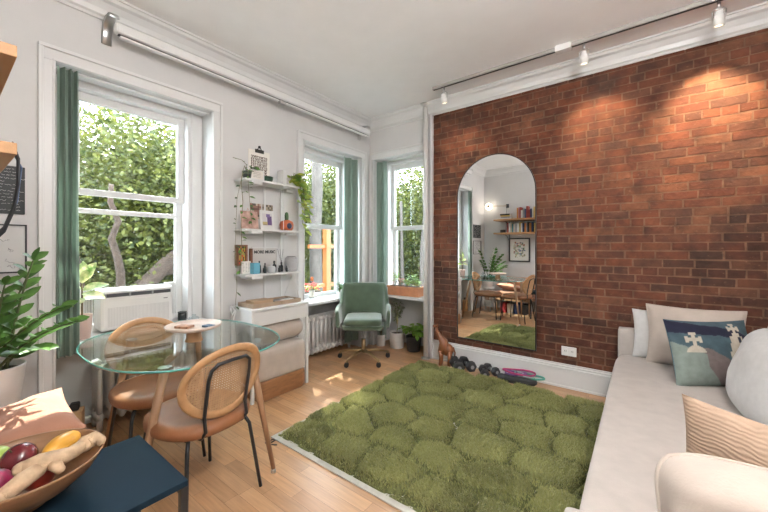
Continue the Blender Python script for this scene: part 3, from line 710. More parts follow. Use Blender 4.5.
# ================================================================== posters, strap, left shelves
t=thing('poster','black poster with white handwriting lines, above framed drawing','poster',(XW+.001,.13,1.655))
MB().box(0,.018,-.18,.197,-.14,.14).build('board',mat('chalk_black',(.05,.055,.058),.7,var=.15),t,bevel=.002)
m=MB(); rn=random.Random(9)
for r_ in range(14):
    z=.122-r_*.0185; y=-.155
    while y<.175:
        w=rn.uniform(.008,.03)
        if rn.random()<.86:
            pts=[(.0195,y+w*k/5,z+rn.uniform(-.0035,.0035)) for k in range(6)]; m.tube(pts,.0011,4)
        y+=w+.006
m.build('chalk_lines',mat('chalk_white',(.7,.7,.68),.9),t)
t=thing('framed_drawing','thin black frame holding a pale line drawing under black poster','picture',(XW+.001,.13,1.31))
m=MB(); 
for q in ((-.195,.205,.135,.143),(-.195,.205,-.143,-.135),(-.195,-.187,-.135,.135),(.197,.205,-.135,.135)): m.box(0,.022,q[0],q[1],q[2],q[3])
m.build('frame',blackm,t,bevel=.001)
MB().box(0,.012,-.187,.197,-.135,.135).build('paper',mat('drawing_paper',(.60,.60,.59),.7,var=.03),t)
m=MB()
for k in range(26):
    y=rn.uniform(-.14,.16); z=rn.uniform(-.10,.10); p=[(.0128,y,z)]
    for q in range(7): p.append((.0128,p[-1][1]+rn.uniform(-.014,.014),p[-1][2]+rn.uniform(-.014,.014)))
    m.tube(p,.0009,4)
m.build('ink_lines',mat('ink',(.12,.12,.13),.8),t)
MB().box(0,.016,-.187,.197,-.135,.135)
sw=mat('shelf_oak',(.42,.22,.09),.5,var=.2,scale=4,stretch=(1,6,6),bump=.0005)
for nm,z in (('upper',1.86),('lower',1.583)):
    t=thing('wall_shelf',f'{nm} wooden plank shelf on back wall holding books','shelf',(-2.0,YK,z))
    MB().box(-.59,.58,.004,.412,0,.033).build('shelf_board',sw,t,bevel=.002)
    for x in (-.40,.25):
        m=MB(); m.box(x-.012,x+.012,.0,.006,-.16,0); m.tube([(x,.003,-.15),(x,.15,-.03),(x,.30,-.004)],.006,6); m.build('shelf_bracket',blackm,t)
t=thing('bag_strap','black looped strap hanging down from the end of lower shelf','strap',(-1.45,.10,1.583))
MB().tube([(.0,.035,.035),(.012,.046,-.01),(.008,.046,-.08),(-.02,.04,-.15),(-.06,.025,-.21),(-.12,.0,-.25),(-.17,-.01,-.20),(-.19,-.01,-.1),(-.18,.02,.035)],.016,8,flat=(0,1,0)).build('strap_band',mat('strap_black',(.03,.032,.036),.7,var=.15),t)
MB().tube([(-.03,.03,.036),(-.06,.06,-.02),(-.10,.055,-.12),(-.12,.03,-.2)],.012,8,flat=(0,1,0)).build('blue_band',mat('strap_blue',(.10,.15,.26),.7),t)
t=thing('shelf_lamp','small black clamp lamp standing on lower shelf end','lamp',(-1.50,.02,1.617))
MB().lathe([(.03,0),(.03,.01),(.008,.014)],n=16).build('lamp_base',blackm,t); MB().tube([(0,0,.01),(.03,.03,.06),(-.02,.05,.13)],.006,6).build('lamp_arm',blackm,t)
m=MB(); m.M=Matrix.Translation((-.02,.05,.13)); m.lathe([(.028,-.04),(.022,0),(.012,.02)],n=14).build('lamp_shade',blackm,t)
small('speaker','small black box speaker standing on upper shelf end','speaker',MB().box(-.06,.06,-.05,.05,0,.10),dark,(-1.53,.0,1.894),bevel=.012)
cols=[('dark red',(.32,.05,.04)),('cream',(.72,.66,.52)),('black',(.03,.03,.03)),('white',(.75,.75,.73)),('orange',(.70,.28,.08)),('teal',(.06,.28,.30)),('grey',(.35,.35,.35)),('navy',(.04,.07,.16)),('pink',(.65,.35,.35)),('mustard',(.60,.42,.10))]
ordn=['first','second','third','fourth','fifth','sixth','seventh','eighth','ninth','tenth','eleventh','twelfth','thirteenth','fourteenth','fifteenth','sixteenth','seventeenth','eighteenth','nineteenth','twentieth']
def book(label,w,d,h,c,loc,rot,group):
    t=thing('book',label,'book',loc,0,group); t.rotation_euler=rot
    m=mat('cover_'+'_'.join('%.2f'%a for a in c),c,.6,var=.1,scale=20)
    MB().box(0,.002,0,d,0,h).box(w-.002,w,0,d,0,h).box(0,w,d-.003,d,0,h).build('cover',m,t)
    MB().box(.002,w-.002,.003,d-.003,.003,h-.004).build('pages',bookpaper,t)
    return t
rn=random.Random(21)
for nm,zz,x0 in (('upper',1.8935,-2.16),('lower',1.6165,-2.36)):
    x=x0; k=0
    while x<-1.72 and k<20:
        w=rn.uniform(.018,.042); h=rn.uniform(.16,.205 if nm=='lower' else .25); cn,c=rn.choice(cols)
        book(f'{cn} book, {ordn[k]} in the {nm} shelf row, counted from the lamp end',w,rn.uniform(.13,.17),h,c,(x,YK+.12,zz),(0,0,0),f'books on the {nm} wall shelf')
        x+=w+.003; k+=1
z=1.8935
for k in range(4):
    h=.026+.004*(k%2); cn,c=cols[(k*3+3)%10]
    # lying flat: thickness axis turned upwards
    book(f'{cn} book lying flat, {ordn[k]} from bottom of upper shelf stack',h,.15,.20,c,(-2.27-.01*k,YK+.13,z),(0,-PI/2,0),'flat stacked books on the upper shelf')
    z+=h+.001
t=thing('camera_body','small black camera on lower wall shelf left of the books','camera',(-2.47,YK+.2,1.617))
MB().box(-.05,.05,-.025,.025,0,.065).build('body',dark,t,bevel=.008)
m=MB(); m.M=Matrix.Translation((0,.025,.033))@Matrix.Rotation(-PI/2,4,'X'); m.lathe([(.028,0),(.028,.03),(.022,.035)],n=18).build('lens',dark,t)
# wall lamp
t=thing('wall_lamp','swing arm wall lamp with glowing round globe above wall shelves, seen in mirror','lamp',(-2.44,YK+.001,2.20))
MB().lathe([(.03,-.04),(.03,.04)],n=18).build('wall_mount',blackm,t)
MB().tube([(0,.03,0),(-.05,.05,0),(-.33,.12,.01)],.006,8).build('lamp_arm',brass,t)
m=MB(); m.tube([(0,.03,-.03),(-.01,.04,-.1),(-.02,.012,-.35),(-.04,.012,-.60)],.003,6); m.build('cord',dark,t)
MB().ell((-.36,.13,.0),.075,.075,.075,20,14).build('glass_globe',emit('globe_glow',(1,.86,.68),3.2),t)
m=MB(); m.M=Matrix.Translation((-.345,.20,0))@Matrix.Rotation(PI/2,4,'X'); m.lathe([(.03,-.005),(.03,.02)],n=16).build('globe_cap',brass,t)
t=thing('framed_art','black framed colourful print beneath the wall shelves, seen in mirror','picture',(-2.19,YK+.001,1.26))
m=MB()
for q in ((-.215,.215,.225,.25),(-.215,.215,-.25,-.225),(-.215,-.19,-.225,.225),(.19,.215,-.225,.225)): m.box(q[0],q[1],0,.025,q[2],q[3])
m.build('frame',blackm,t,bevel=.002)
MB().box(-.19,.19,0,.012,-.225,.225).build('mat_board',bookpaper,t)
rn=random.Random(31); m=MB()
for k in range(90):
    m.c=rn.choice([(.3,.4,.3),(.55,.45,.3),(.2,.25,.35),(.6,.6,.5),(.4,.2,.15),(.15,.2,.12)]); x=rn.uniform(-.13,.10); z=rn.uniform(-.17,.14); m.box(x,x+rn.uniform(.01,.04),.012,.0125+k*.00001,z,z+rn.uniform(.01,.05))
m.build('print',mat('print_ink',(1,1,1),.7,attr=True,var=.05),t)
# ================================================================== desk under the string shelves
t=thing('desk','narrow white desk with drawer below wall mounted string shelves','desk',(-2.78,1.90,0))
DT=.79
MB().box(-.17,.19,-.305,.305,DT-.02,DT).build('desk_top',white,t,bevel=.003)
MB().box(-.165,.165,-.299,-.285,DT-.13,DT-.02).box(-.165,.165,.285,.299,DT-.13,DT-.02).box(-.165,-.15,-.285,.285,DT-.13,DT-.02).build('apron',white,t)
dr=MB().box(.165,.185,-.29,.29,DT-.145,DT-.024).build('drawer_front',white,t,bevel=.003)
for sx in (-.155,.17):
    for sy in (-.29,.29): MB().box(sx-.013,sx+.013,sy-.013,sy+.013,0,DT-.02).build('desk_leg',white,t,bevel=.002)
MB().box(-.15,.165,-.297,-.283,.12,.14).build('side_rail',white,t); MB().box(-.15,.165,.283,.297,.12,.14).build('side_rail',white,t)
# pouf and roll
t=thing('ottoman','cream fabric ottoman with rounded wooden base stored under the desk','ottoman',(-2.725,1.90,0))
woodb=mat('amber_wood',(.29,.14,.06),.4,var=.2,scale=5,stretch=(2,2,8),bump=.0004)
def rrect(a,b,r,n=7):
    o=[]
    for cx,cy,s in ((a-r,b-r,0),(-a+r,b-r,1),(-a+r,-b+r,2),(a-r,-b+r,3)):
        for k in range(n+1): q=PI/2*(s+k/n); o.append((cx+r*math.cos(q),cy+r*math.sin(q)))
    return o
def stack(ol,zs,m): m.rings([[(x*s,y*s,z) for x,y in ol] for s,z in zs]); return m
stack(rrect(.165,.262,.07),[(.93,.0005),(.98,.01),(.99,.05),(.99,.15),(.96,.175)],MB()).build('base',woodb,t)
stack(rrect(.172,.268,.08),[(.95,.175),(.995,.19),(1,.24),(1,.37),(.98,.41),(.92,.435),(.7,.445),(.3,.448)],MB()).build('upholstery',creamf,t)
m=MB(); rs=[]; n=28
for k in range(15):
    f=k/14; y=-.265+.53*f; r=.103*(1-.28*abs(2*f-1)**6)*(1+.04*fnoise((f*5,1,2))); rs.append([(r*1.12*math.cos(a)*(1+.03*fnoise((math.cos(a)*2,math.sin(a)*2,f*4))),y,r*math.sin(a)) for a in [2*PI*j/n for j in range(n)]])
m.rings(rs); t=thing('rolled_blanket','rolled cream blanket lying on the ottoman under desk','blanket',(-2.71,1.90,.551)); m.build('roll',creamf,t)
m=MB(); pts=[]
for k in range(70): a=k*.42; r=.012+.072*k/70; pts.append((r*math.cos(a),-.268,r*math.sin(a)))
m.tube(pts,.004,5); m.build('roll_spiral',whitef,t)
m=MB(); 
for k in range(9): m.ell((.03*math.cos(k),-.02*k+.08,.018+.012*math.sin(k*2)),.045,.035,.03,10,6,jit=.2)
small('folded_cloth','crumpled blue white cloth hanging beside rolled blanket near desk leg','cloth',MB().ell((0,0,0),.035,.04,.028,16,10,jit=.5),mat('pale_blue_cloth',(.55,.63,.68),.9,var=.2,scale=30,bump=.002),(-2.66,1.60,.50))
bpy.data.objects['folded_cloth'].location=(-2.64,1.665,.525)
# string shelves
SY0,SY1=1.64,2.27; SF=-2.765
t=thing('string_shelf','three tier white string shelf mounted on wall above the desk','shelf',(XW+.001,0,0))
for z in (1.93,1.483,1.075):
    MB().box(.012,SF-XW,SY0,SY1,z-.018,z).build('shelf_board',white,t,bevel=.002)
    MB().box(.012,SF-XW,SY0+.06,SY0+.17,z-.045,z-.018).build('bracket',white,t,bevel=.003); MB().box(.012,.07,SY1-.10,SY1-.02,z-.045,z-.018).build('bracket',white,t,bevel=.003)
for y in (SY0+.32,SY1-.12):
    MB().box(.0,.010,y-.009,y+.009,DT+.02,1.99).build('upright',white,t)
m=MB()
m.tube([(SF-XW-.004,SY0+.40,1.93),(SF-XW-.004,SY0+.40,1.09)],.003,6)
m.tube([(.09,SY1-.03,1.07),(.02,SY1-.10,.80)],.003,6); m.tube([(.09,SY1-.03,1.07),(.12,SY1+.02,.80)],.003,6)
m.build('side_rods',white,t)
X0=XW+.001
def onshelf(name,label,cat,mb,m,y,x,z,bevel=0,group=None,rz=0): return small(name,label,cat,mb,m,(x,y,z+.0008),rz,group,bevel)
# top shelf
t=thing('clipboard_art','clipped cream print with dense brown maze pattern hung above top shelf','picture',(X0,1.90,2.12))
MB().box(0,.006,-.115,.115,-.12,.13).build('board',bookpaper,t,bevel=.001)
m=MB(); rn=random.Random(12)
for i in range(9):
    for j in range(8):
        y=-.078+i*.0195; z=-.10+j*.024
        if rn.random()<.5: m.tube([(.0068,y-.007,z-.01),(.0068,y-.004,z+.006),(.0068,y+.005,z+.008)],.0042,5)
        else: m.tube([(.0068,y-.005,z+.009),(.0068,y+.003,z),(.0068,y+.006,z-.01)],.0042,5)
m.build('maze_print',mat('maze_ink',(.11,.07,.05),.8),t)
MB().box(.004,.016,-.045,.045,.108,.14).tube([(.01,-.02,.14),(.01,-.012,.158),(.01,.012,.158),(.01,.02,.14)],.004,6).build('clip',mat('clip_black',(.04,.035,.03),.4),t)
MB().lathe([(.012,0),(.012,.02)],c=(.01,0,.155),n=10).build('hook',blackm,t)
t=thing('framed_card','small white framed card standing on top shelf in front of print','picture',(-2.82,1.79,1.9308),0)
MB().box(-.01,.0,-.075,.075,0,.10).build('frame',white,t,bevel=.002); MB().box(0,.0012,-.06,.06,.013,.087).build('card',bookpaper,t)
m=MB()
for k in range(4): m.tube([(.0016,-.04,.03+k*.014),(.0016,-.01,.032+k*.014),(.0016,.035,.029+k*.014)],.0012,4)
m.build('pencil_lines',mat('ink',(.12,.12,.13),.8),t)
onshelf('bookend','white box file standing at right of top shelf','box',MB().box(-.05,.05,-.02,.02,0,.15),white,2.10,-2.88,1.93,.002)
onshelf('bowl','dark green small bowl behind the card on top shelf','bowl',MB().lathe([(.03,0),(.05,.03),(.055,.06),(.05,.06),(.04,.03),(.004,.012)],n=18),mat('bottle_green',(.03,.08,.05),.3),1.93,-2.87,1.93)
def vine(t,pts,r,lm,L,W,step,seed,name='vine'):
    rn=random.Random(seed); s=MB(); s.tube(pts,r,5); l=MB()
    P=[V(p) for p in pts]
    for a,b in zip(P,P[1:]):
        n=max(1,int((b-a).length/step))
        for k in range(n):
            p=a.lerp(b,(k+rn.random())/n); an=rn.uniform(-1.2,1.2)
            l.leaf(p,(math.cos(an)*.6+.2,math.sin(an),rn.uniform(-.7,.3)),(.7,0,.7),L*rn.uniform(.7,1.2),W*rn.uniform(.8,1.2),.15)
    s.build('vine',mat('vine_stem',(.22,.20,.10),.7),t); q=l.build('leaves',lm,t); q['kind']='stuff'; return t
t=thing('trailing_plant','thin trailing plant hanging down wall left of string shelves','plant',(-2.84,1.70,1.931))
pot(t,.032,.042,.07,mat('dark_ceramic',(.06,.07,.06),.35),True)
vine(t,[(0,0,.06),(.03,-.04,.11),(.07,-.08,.05),(.08,-.10,-.06),(.07,-.08,-.22),(.075,-.10,-.42),(.07,-.09,-.60),(.05,-.10,-.85)],.0025,lgreen,.045,.022,.06,1)
vine(t,[(0,0,.06),(.02,-.02,.13),(.05,-.08,.15),(.03,-.15,.16)],.002,lgreen,.02,.012,.05,2)
vine(t,[(0,0,.07),(.04,.03,.10),(.02,.06,.12),(-.02,.09,.09)],.002,lgreen,.055,.035,.012,3)
vine(t,[(0,0,.07),(.05,-.02,.08),(.07,-.03,-.05),(.075,-.01,-.30),(.08,-.0,-.42)],.002,lgreen,.045,.026,.035,4)
vine(t,[(0,0,.07),(.06,-.08,.02),(.08,-.14,-.2),(.07,-.15,-.6),(.08,-.14,-.95),(.03,-.13,-1.15)],.0018,mat('leaf_deep_dull',(.05,.09,.035),.5),.045,.02,.085,5)
t=thing('pothos','yellow green trailing pothos at right end of top shelf','plant',(-2.84,2.17,1.931))
pot(t,.038,.05,.08,potw,True)
for q,(dy,dz,dx) in enumerate(((.10,-.38,.06),(.06,-.22,.09),(.13,-.12,.04),(.12,-.46,.08),(-.03,.10,.05),(.02,.13,.02),(.08,.06,.0),(.09,-.30,.10))):
    vine(t,[(0,0,.07),(dx*.5,dy*.5,.12 if dz<.05 else .1),(dx,dy,.03+min(0,dz*.2)),(dx,dy+.01,dz*.6),(dx+.01,dy,dz)],.0025,leafmat('pothos_leaf',(.17,.34,.05),(.55,.58,.10),14,.35,.4),.08,.06,.027,20+q)
# middle shelf
t=thing('photo_collage','pair of brown toned photos pinned on wall above middle shelf','photos',(X0,1.94,1.665))
m=MB(); rn=random.Random(5)
for cy in (-.075,.055):
    for i in range(6):
        for j in range(7):
            m.c=rn.choice([(.16,.08,.06),(.30,.16,.12),(.45,.36,.28),(.12,.10,.08),(.55,.45,.36)] if cy<0 else [(.14,.12,.08),(.25,.20,.14),(.40,.33,.24),(.10,.08,.06)])
            m.box(0,.003,cy-.058+i*.0193,cy-.058+(i+1)*.0193,-.075+j*.021,-.075+(j+1)*.021)
m.build('photo_prints',mat('print_ink',(1,1,1),.7,attr=True,var=.05),t)
t=thing('pink_print','rosy marbled paper print leaning at left end of middle shelf','picture',(-2.88,1.76,1.4838)); t.rotation_euler=(0,R(-9),0)
MB().box(-.006,0,-.085,.085,0,.17).tube([(-.003,-.02,.165),(-.003,-.01,.20),(-.003,.01,.165)],.003,5).build('sheet',mat('rosy_marble',(.62,.34,.28),.6,var=.45,scale=16,col2=(.78,.55,.46)),t)
t=thing('framed_print','white framed print with purple and mustard shapes on middle shelf','picture',(-2.84,1.915,1.4838)); t.rotation_euler=(0,R(-6),0)
MB().box(-.012,0,-.075,.075,0,.185).build('frame',white,t,bevel=.002)
m=MB(); rn=random.Random(8)
m.c=(.62,.60,.62); m.box(0,.001,-.052,.052,.035,.155)
m.c=(.14,.09,.22); m.box(.001,.0016,.0,.048,.045,.13); m.c=(.50,.42,.20); m.box(.001,.0018,-.05,.0,.045,.075); m.c=(.30,.24,.12); m.box(.001,.0022,-.045,-.005,.045,.055); m.c=(.2,.14,.32); m.box(.001,.002,-.01,.03,.12,.15)
m.build('print',mat('print_ink',(1,1,1),.7,attr=True,var=.05),t)
t=thing('cactus_pot','green cactus in orange painted pot on middle shelf','plant',(-2.84,2.13,1.4838))
MB().lathe([(.05,0),(.066,.02),(.07,.06),(.06,.09),(.035,.10),(.035,.104),(.028,.104),(.025,.09)],n=24).build('pot',mat('orange_glaze',(.50,.13,.05),.35,var=.25,scale=14),t)
m=MB(); m.M=Matrix.Translation((.058,-.015,.045))@Matrix.Rotation(PI/2,4,'Y'); m.lathe([(.028,0),(.03,.008),(.02,.014)],n=18).build('blue_face',mat('navy_glaze',(.03,.04,.10),.3),t)
m=MB(); 
m.rings([[(r*(1+.12*math.cos(6*a))*math.cos(a),r*(1+.12*math.cos(6*a))*math.sin(a),z) for a in [2*PI*k/24 for k in range(24)]] for r,z in ((.015,.095),(.017,.12),(.018,.15),(.014,.175),(.005,.185))]); m.build('cactus',mat('cactus_green',(.05,.11,.04),.6,var=.2),t)
# lower shelf
t=thing('wooden_shadow_box','wooden framed red and green picture at left end of lower shelf','picture',(-2.93,1.70,1.235))
m=MB()
for q in ((-.05,.05,.09,.105),(-.05,.05,-.085,-.07),(-.05,-.035,-.07,.09),(.035,.05,-.07,.09)): m.box(-.03,.02,q[0],q[1],q[2],q[3])
m.build('frame',mat('walnut',(.20,.085,.04),.5,var=.2),t)
m=MB(); rn=random.Random(2)
for i in range(6):
    for j in range(10):
        m.c=rn.choice([(.55,.05,.03),(.60,.25,.05),(.15,.25,.05),(.5,.4,.1),(.08,.05,.04)]); m.box(-.03,.0,-.035+i*.01167,-.035+(i+1)*.01167,-.07+j*.016,-.07+(j+1)*.016)
m.build('picture',mat('print_ink',(1,1,1),.7,attr=True,var=.05),t)
onshelf('calendar_card','white list card standing on lower shelf below wooden framed picture','card',MB().box(-.002,.002,-.045,.045,0,.115),bookpaper,1.71,-2.87,1.075)
m=MB(); rn=random.Random(3)
for c in range(3):
    for k in range(7): m.box(.0021,.0026,-.03+c*.025,-.03+c*.025+rn.uniform(.006,.015),.02+k*.0125,.023+k*.0125)
o=m.build('card_lines',mat('ink',(.12,.12,.13),.8),bpy.data.objects['calendar_card'])
onshelf('carton','sky blue carton on lower shelf in front of list card','carton',MB().box(-.03,.03,-.032,.032,0,.10),mat('sky_blue',(.13,.38,.50),.5,var=.08),1.765,-2.815,1.075,.002)
t=thing('wooden_board','slim dark wooden upright board beside the letter board','board',(-2.94,1.80,1.076))
MB().box(-.012,.012,-.013,.013,0,.23).build('board',mat('walnut',(.20,.085,.04),.5,var=.2),t,bevel=.002)
t=thing('letter_board','pale letter board reading MORE MUSIC leaning on wall above lower shelf','sign',(-2.945,1.945,1.0762)); t.rotation_euler=(0,R(-2.5),0)
MB().box(-.008,.0,-.125,.15,0,.235).build('board',mat('board_grey',(.60,.57,.54),.8,var=.03),t)
m=MB()
for q in ((-.13,-.122,0,.24),(.147,.155,0,.24),(-.13,.155,.232,.24)): m.box(-.01,.004,q[0],q[1],q[2],q[3])
m.build('frame',white,t)
m=MB()
for k in range(22): m.box(.0,.0012,-.12,.146,.012+k*.010,.0145+k*.010)
m.build('grooves',mat('board_grey2',(.54,.515,.49),.8,var=.03),t)
def text(body,size,m,parent,M,name='lettering',extr=.001,bold=0):
    cu=bpy.data.curves.new('txt','FONT'); cu.body=body; cu.size=size; cu.extrude=extr; cu.offset=bold; cu.align_x='CENTER'
    o=bpy.data.objects.new('txt',cu); C.objects.link(o); bpy.context.view_layer.update()
    me=bpy.data.meshes.new_from_object(o.evaluated_get(bpy.context.evaluated_depsgraph_get())); bpy.data.objects.remove(o)
    me.transform(M); me.materials.clear(); me.materials.append(m); q=bpy.data.objects.new(name,me); C.objects.link(q); q.parent=parent; return q
text('MORE MUSIC',.040,blackm,t,Matrix(((0,0,1,.003),(1,0,0,.012),(0,1,0,.182),(0,0,0,1))),bold=.0012)
def bottle(label,y,x,r,h,m,cap=True):
    t=thing('bottle',label,'bottle',(x,y,1.0758),0,'little bottles on the lower shelf')
    MB().lathe([(r*.9,0),(r,.003),(r,h*.6),(r*.45,h*.72),(r*.4,h*.8)],n=16).build('bottle_body',m,t)
    if cap: MB().lathe([(r*.5,h*.8),(r*.5,h)],n=12).build('cap',dark,t)
dkg=mat('dark_glass',(.02,.025,.028),.15,coat=.5)
for i,(y,x,r,h,lab) in enumerate([(1.825,-2.84,.013,.115,'tall slim black bottle nearest the sky blue carton'),(1.865,-2.81,.013,.095,'slim black bottle standing second from sky blue carton'),(1.90,-2.87,.017,.07,'squat black bottle behind the white sugar bowl'),(2.00,-2.86,.02,.11,'black bottle with wide shoulder right of white bowl'),(2.03,-2.82,.013,.065,'small black bottle in front of diffuser'),(2.075,-2.85,.017,.095,'black reed diffuser bottle left of grey speaker'),(2.10,-2.80,.011,.06,'tiny black bottle touching the grey speaker side')]):
    bottle(lab,y,x,r,h,dkg)
t=thing('sugar_bowl','grey white lidded pot in middle of lower shelf','pot',(-2.81,1.935,1.0758))
MB().lathe([(.03,0),(.038,.01),(.038,.045),(.035,.05)],n=22).build('pot_body',mat('grey_ceramic',(.55,.56,.57),.4),t); MB().lathe([(.037,.05),(.03,.06),(.008,.066),(.008,.075)],n=20).build('lid',mat('grey_ceramic',(.55,.56,.57),.4),t)
m=MB()
for a,b in ((-.03,.02),(-.045,.0),(.01,.015)): m.tube([(0,0,.07),(b,a,.21)],.0015,5)
small('reed_sticks','dark thin reeds rising from diffuser bottle','reeds',m,dark,(-2.85,2.075,1.09))
t=thing('smart_speaker','grey mesh cylindrical speaker at right end of lower shelf','speaker',(-2.84,2.185,1.0758))
m=MB(); m.lathe([(.05,0),(.062,.01),(.067,.03),(.068,.09),(.063,.13),(.05,.143),(.02,.147)],n=32); m.build('speaker_body',mat('grey_mesh',(.42,.42,.43),.85,var=.25,scale=200,bump=.001,bscale=400),t)
MB().lathe([(.045,.146),(.044,.149)],n=24).build('touch_top',dark,t)
# desk items
t=thing('wooden_tray','flat wooden tray holding papers on white desk','tray',(-2.765,1.89,DT+.001))
MB().box(-.12,.12,-.25,.26,0,.008).box(-.12,.12,-.25,-.24,.008,.035).box(-.12,.12,.25,.26,.008,.035).box(-.12,-.11,-.24,.25,.008,.035).box(.11,.12,-.24,.25,.008,.035).build('tray_body',mat('grey_wood',(.36,.26,.18),.6,var=.2,scale=8),t,bevel=.002)
small('magazine','dark magazine lying in wooden tray','magazine',MB().box(-.08,.08,-.10,.10,0,.012),mat('magazine_cover',(.10,.10,.10),.4,var=.5,scale=20,col2=(.4,.36,.32)),(-2.77,2.03,DT+.0105),.1)
small('notebook','brown kraft notebook lying at left inside wooden tray','notebook',MB().box(-.07,.07,-.095,.095,0,.04),mat('kraft',(.42,.28,.17),.7,var=.1),(-2.78,1.79,DT+.0105),-.05,bevel=.002)
small('glasses_case','pale slim card standing over dark magazine','case',MB().box(-.03,.03,-.07,.07,0,.006),bookpaper,(-2.74,2.06,DT+.0235),.4)
m=MB(); m.tube([(0,0,0),(.01,-.03,-.03),(.02,-.05,.02),(.0,-.03,.05),(.03,-.01,.0),(.03,-.04,-.09),(.02,-.03,-.16)],.006,6)
small('cable_bundle','white cable bundle hanging off the desk corner near left casing','cable',m,plastic,(-2.84,1.585,DT-.03))
# ================================================================== office chair
t=thing('office_chair','green velvet swivel office chair with brass star base','chair',(-2.60,3.03,0),R(38))
# local +Y = back; chair faces local -Y towards the room
def vs(name,mb,bev=0,m=velvet,sub=0): return mb.build(name,m,t,bevel=bev,sub=sub)
for k in range(5):
    a=PI/2+2*PI*k/5; c,s=math.cos(a),math.sin(a)
    lg=MB().tube([(c*.02,s*.02,.115),(c*.16,s*.16,.105),(c*.30,s*.30,.075)],[.02,.016,.011],8).build('star_leg',brass,t)
    cp=bpy.data.objects.new('caster',None); C.objects.link(cp); cp.parent=t; cp.location=(c*.30,s*.30,0)
    MB().tube([(0,0,.08),(0,0,.045)],.009,8).build('caster_stem',brass,cp)
    for sd in (-1,1):
        m=MB(); m.M=Matrix.Translation((0,sd*.014,.026))@Matrix.Rotation(PI/2,4,'X'); m.lathe([(.02,-.009),(.026,-.006),(.026,.006),(.02,.009)],n=18); m.build('caster_wheel',dark,cp)
MB().tube([(0,0,.09),(0,0,.25)],.025,16).build('column',brass,t); MB().tube([(0,0,.25),(0,0,.37)],.014,12).build('piston',chrome,t)
MB().box(-.09,.09,-.10,.10,.36,.385).build('seat_plate',dark,t,bevel=.005); MB().tube([(-.06,0,.365),(-.20,-.03,.35)],.007,8).build('height_lever',dark,t)
stack(rrect(.235,.235,.06),[(.90,.39),(.97,.395),(1,.42),(1,.445)],MB()).build('seat_shell',velvet,t)
stack(rrect(.215,.235,.07),[(.97,.44),(1,.46),(1,.485),(.97,.505),(.85,.515),(.5,.518)],MB()).build('seat_cushion',velvet,t)
# wraparound back and arms: horseshoe section sweeping from arm to arm
def shell():
    m=MB(); n=48; cols_=[]
    for i in range(n+1):
        s=-1+2*i/n; a=abs(s)
        # plan curve: arms forward then round corner to back
        ang=s*R(112); rr=.27
        x=rr*math.copysign(abs(math.sin(ang))**.62,math.sin(ang))*1.06; y=.215*math.copysign(abs(math.cos(ang))**.62,math.cos(ang))+.02
        if a>.82: y-= (a-.82)/.18*.10
        f=max(0,min(1,(a-.40)/.20)); f=f*f*(3-2*f)
        top=.875*(1-f)+.635*f - (max(0,a-.8)/.2)*.03
        bot=.40
        out=V((x,y,0)); nx=V((x,y-.0,0)).normalized()
        th=.027
        lean=.06*(1-f)
        ring=[]
        for z,o in ((bot,-th),(bot,th),((bot+top)/2,th),(top-.02,th),(top,th*.5),(top,-th*.5),(top-.02,-th),((bot+top)/2,-th)):
            k=(z-bot)/(.875-bot); fl=1+.10*k
            ring.append((x*fl+nx.x*o,y*fl+nx.y*o+lean*k,z))
        cols_.append(ring)
    m.rings(cols_); return m
vs('back_and_arms',shell(),0,velvet,1)
MB().tube([(-.19,.17,.53),(0,.235,.53),(.19,.17,.53)],.006,6).build('back_seam',velvet,t)
# ================================================================== floor plants, planter, sill plants
def bush(t,z0,n,spread,H,lm,L,W,seed,sag=0,stem=True):
    rn=random.Random(seed); s=MB(); l=MB()
    for i in range(n):
        a=rn.uniform(0,2*PI); r=spread*rn.uniform(.3,1); h=H*rn.uniform(.5,1)
        e=V((r*math.cos(a),r*math.sin(a),z0+h-sag*r)); P=[V((0,0,z0)),V((e.x*.35,e.y*.35,z0+h*.7)),e]; s.tube(P,[.003,.0025,.0015],5)
        for k in range(5):
            f=.35+.65*k/4; p=P[0].lerp(P[1],f*2) if f<.5 else P[1].lerp(P[2],f*2-1)
            b=rn.uniform(0,2*PI); l.leaf(p,(math.cos(b)+math.cos(a)*.5,math.sin(b)+math.sin(a)*.5,rn.uniform(-.3,.5)),(0,0,1),L*rn.uniform(.7,1.2),W,.2)
    s.build('stems',mat('plant_stem',(.20,.22,.08),.7),t); q=l.build('leaves',lm,t); q['kind']='stuff'
t=thing('potted_plant','small plant with thin trunk in white pot, leftmost below corner window','plant',(-2.80,3.62,.0005)); pot(t,.058,.066,.15,potw)
MB().tube([(0,0,.12),(.01,0,.25),(0,.01,.36)],[.008,.006,.004],7).build('trunk',stemm,t); 
t=thing('potted_plant','slender plant with muted leaves in largest white floor pot','plant',(-2.58,3.68,.0005)); pot(t,.09,.105,.205,potw)
MB().tube([(0,0,.17),(.01,.01,.35),(-.01,.0,.50)],[.007,.005,.003],7).build('trunk',mat('pale_stem',(.45,.38,.28),.7),t); bush(t,.30,12,.13,.28,lmute,.075,.03,3); 
q=MB(); rn=random.Random(6)
for k in range(16): q.leaf((rn.uniform(-.03,.03)-.02,rn.uniform(-.03,.03),.45+.02*k),(math.cos(k*2.4),math.sin(k*2.4),.3),(0,0,1),.06,.03,.2)
q.build('upper_leaves',lgreen,t)['kind']='stuff'
t=thing('potted_plant','bright green bushy plant spilling from black pot beside steam pipe','plant',(-2.32,3.68,.0005)); pot(t,.08,.10,.19,mat('black_pot',(.025,.025,.027),.5)); bush(t,.18,26,.19,.20,lbright,.09,.045,5,.45)
t=thing('window_planter','terracotta trough planter with seedlings on corner window sill','planter',(-2.46,3.70,ZS+.001))
tp=mat('terracotta_clay',(.60,.27,.14),.75,var=.12,scale=12)
m=MB(); m.box(-.235,.235,-.075,.075,0,.115); m.build('trough',tp,t,bevel=.006)
m=MB()
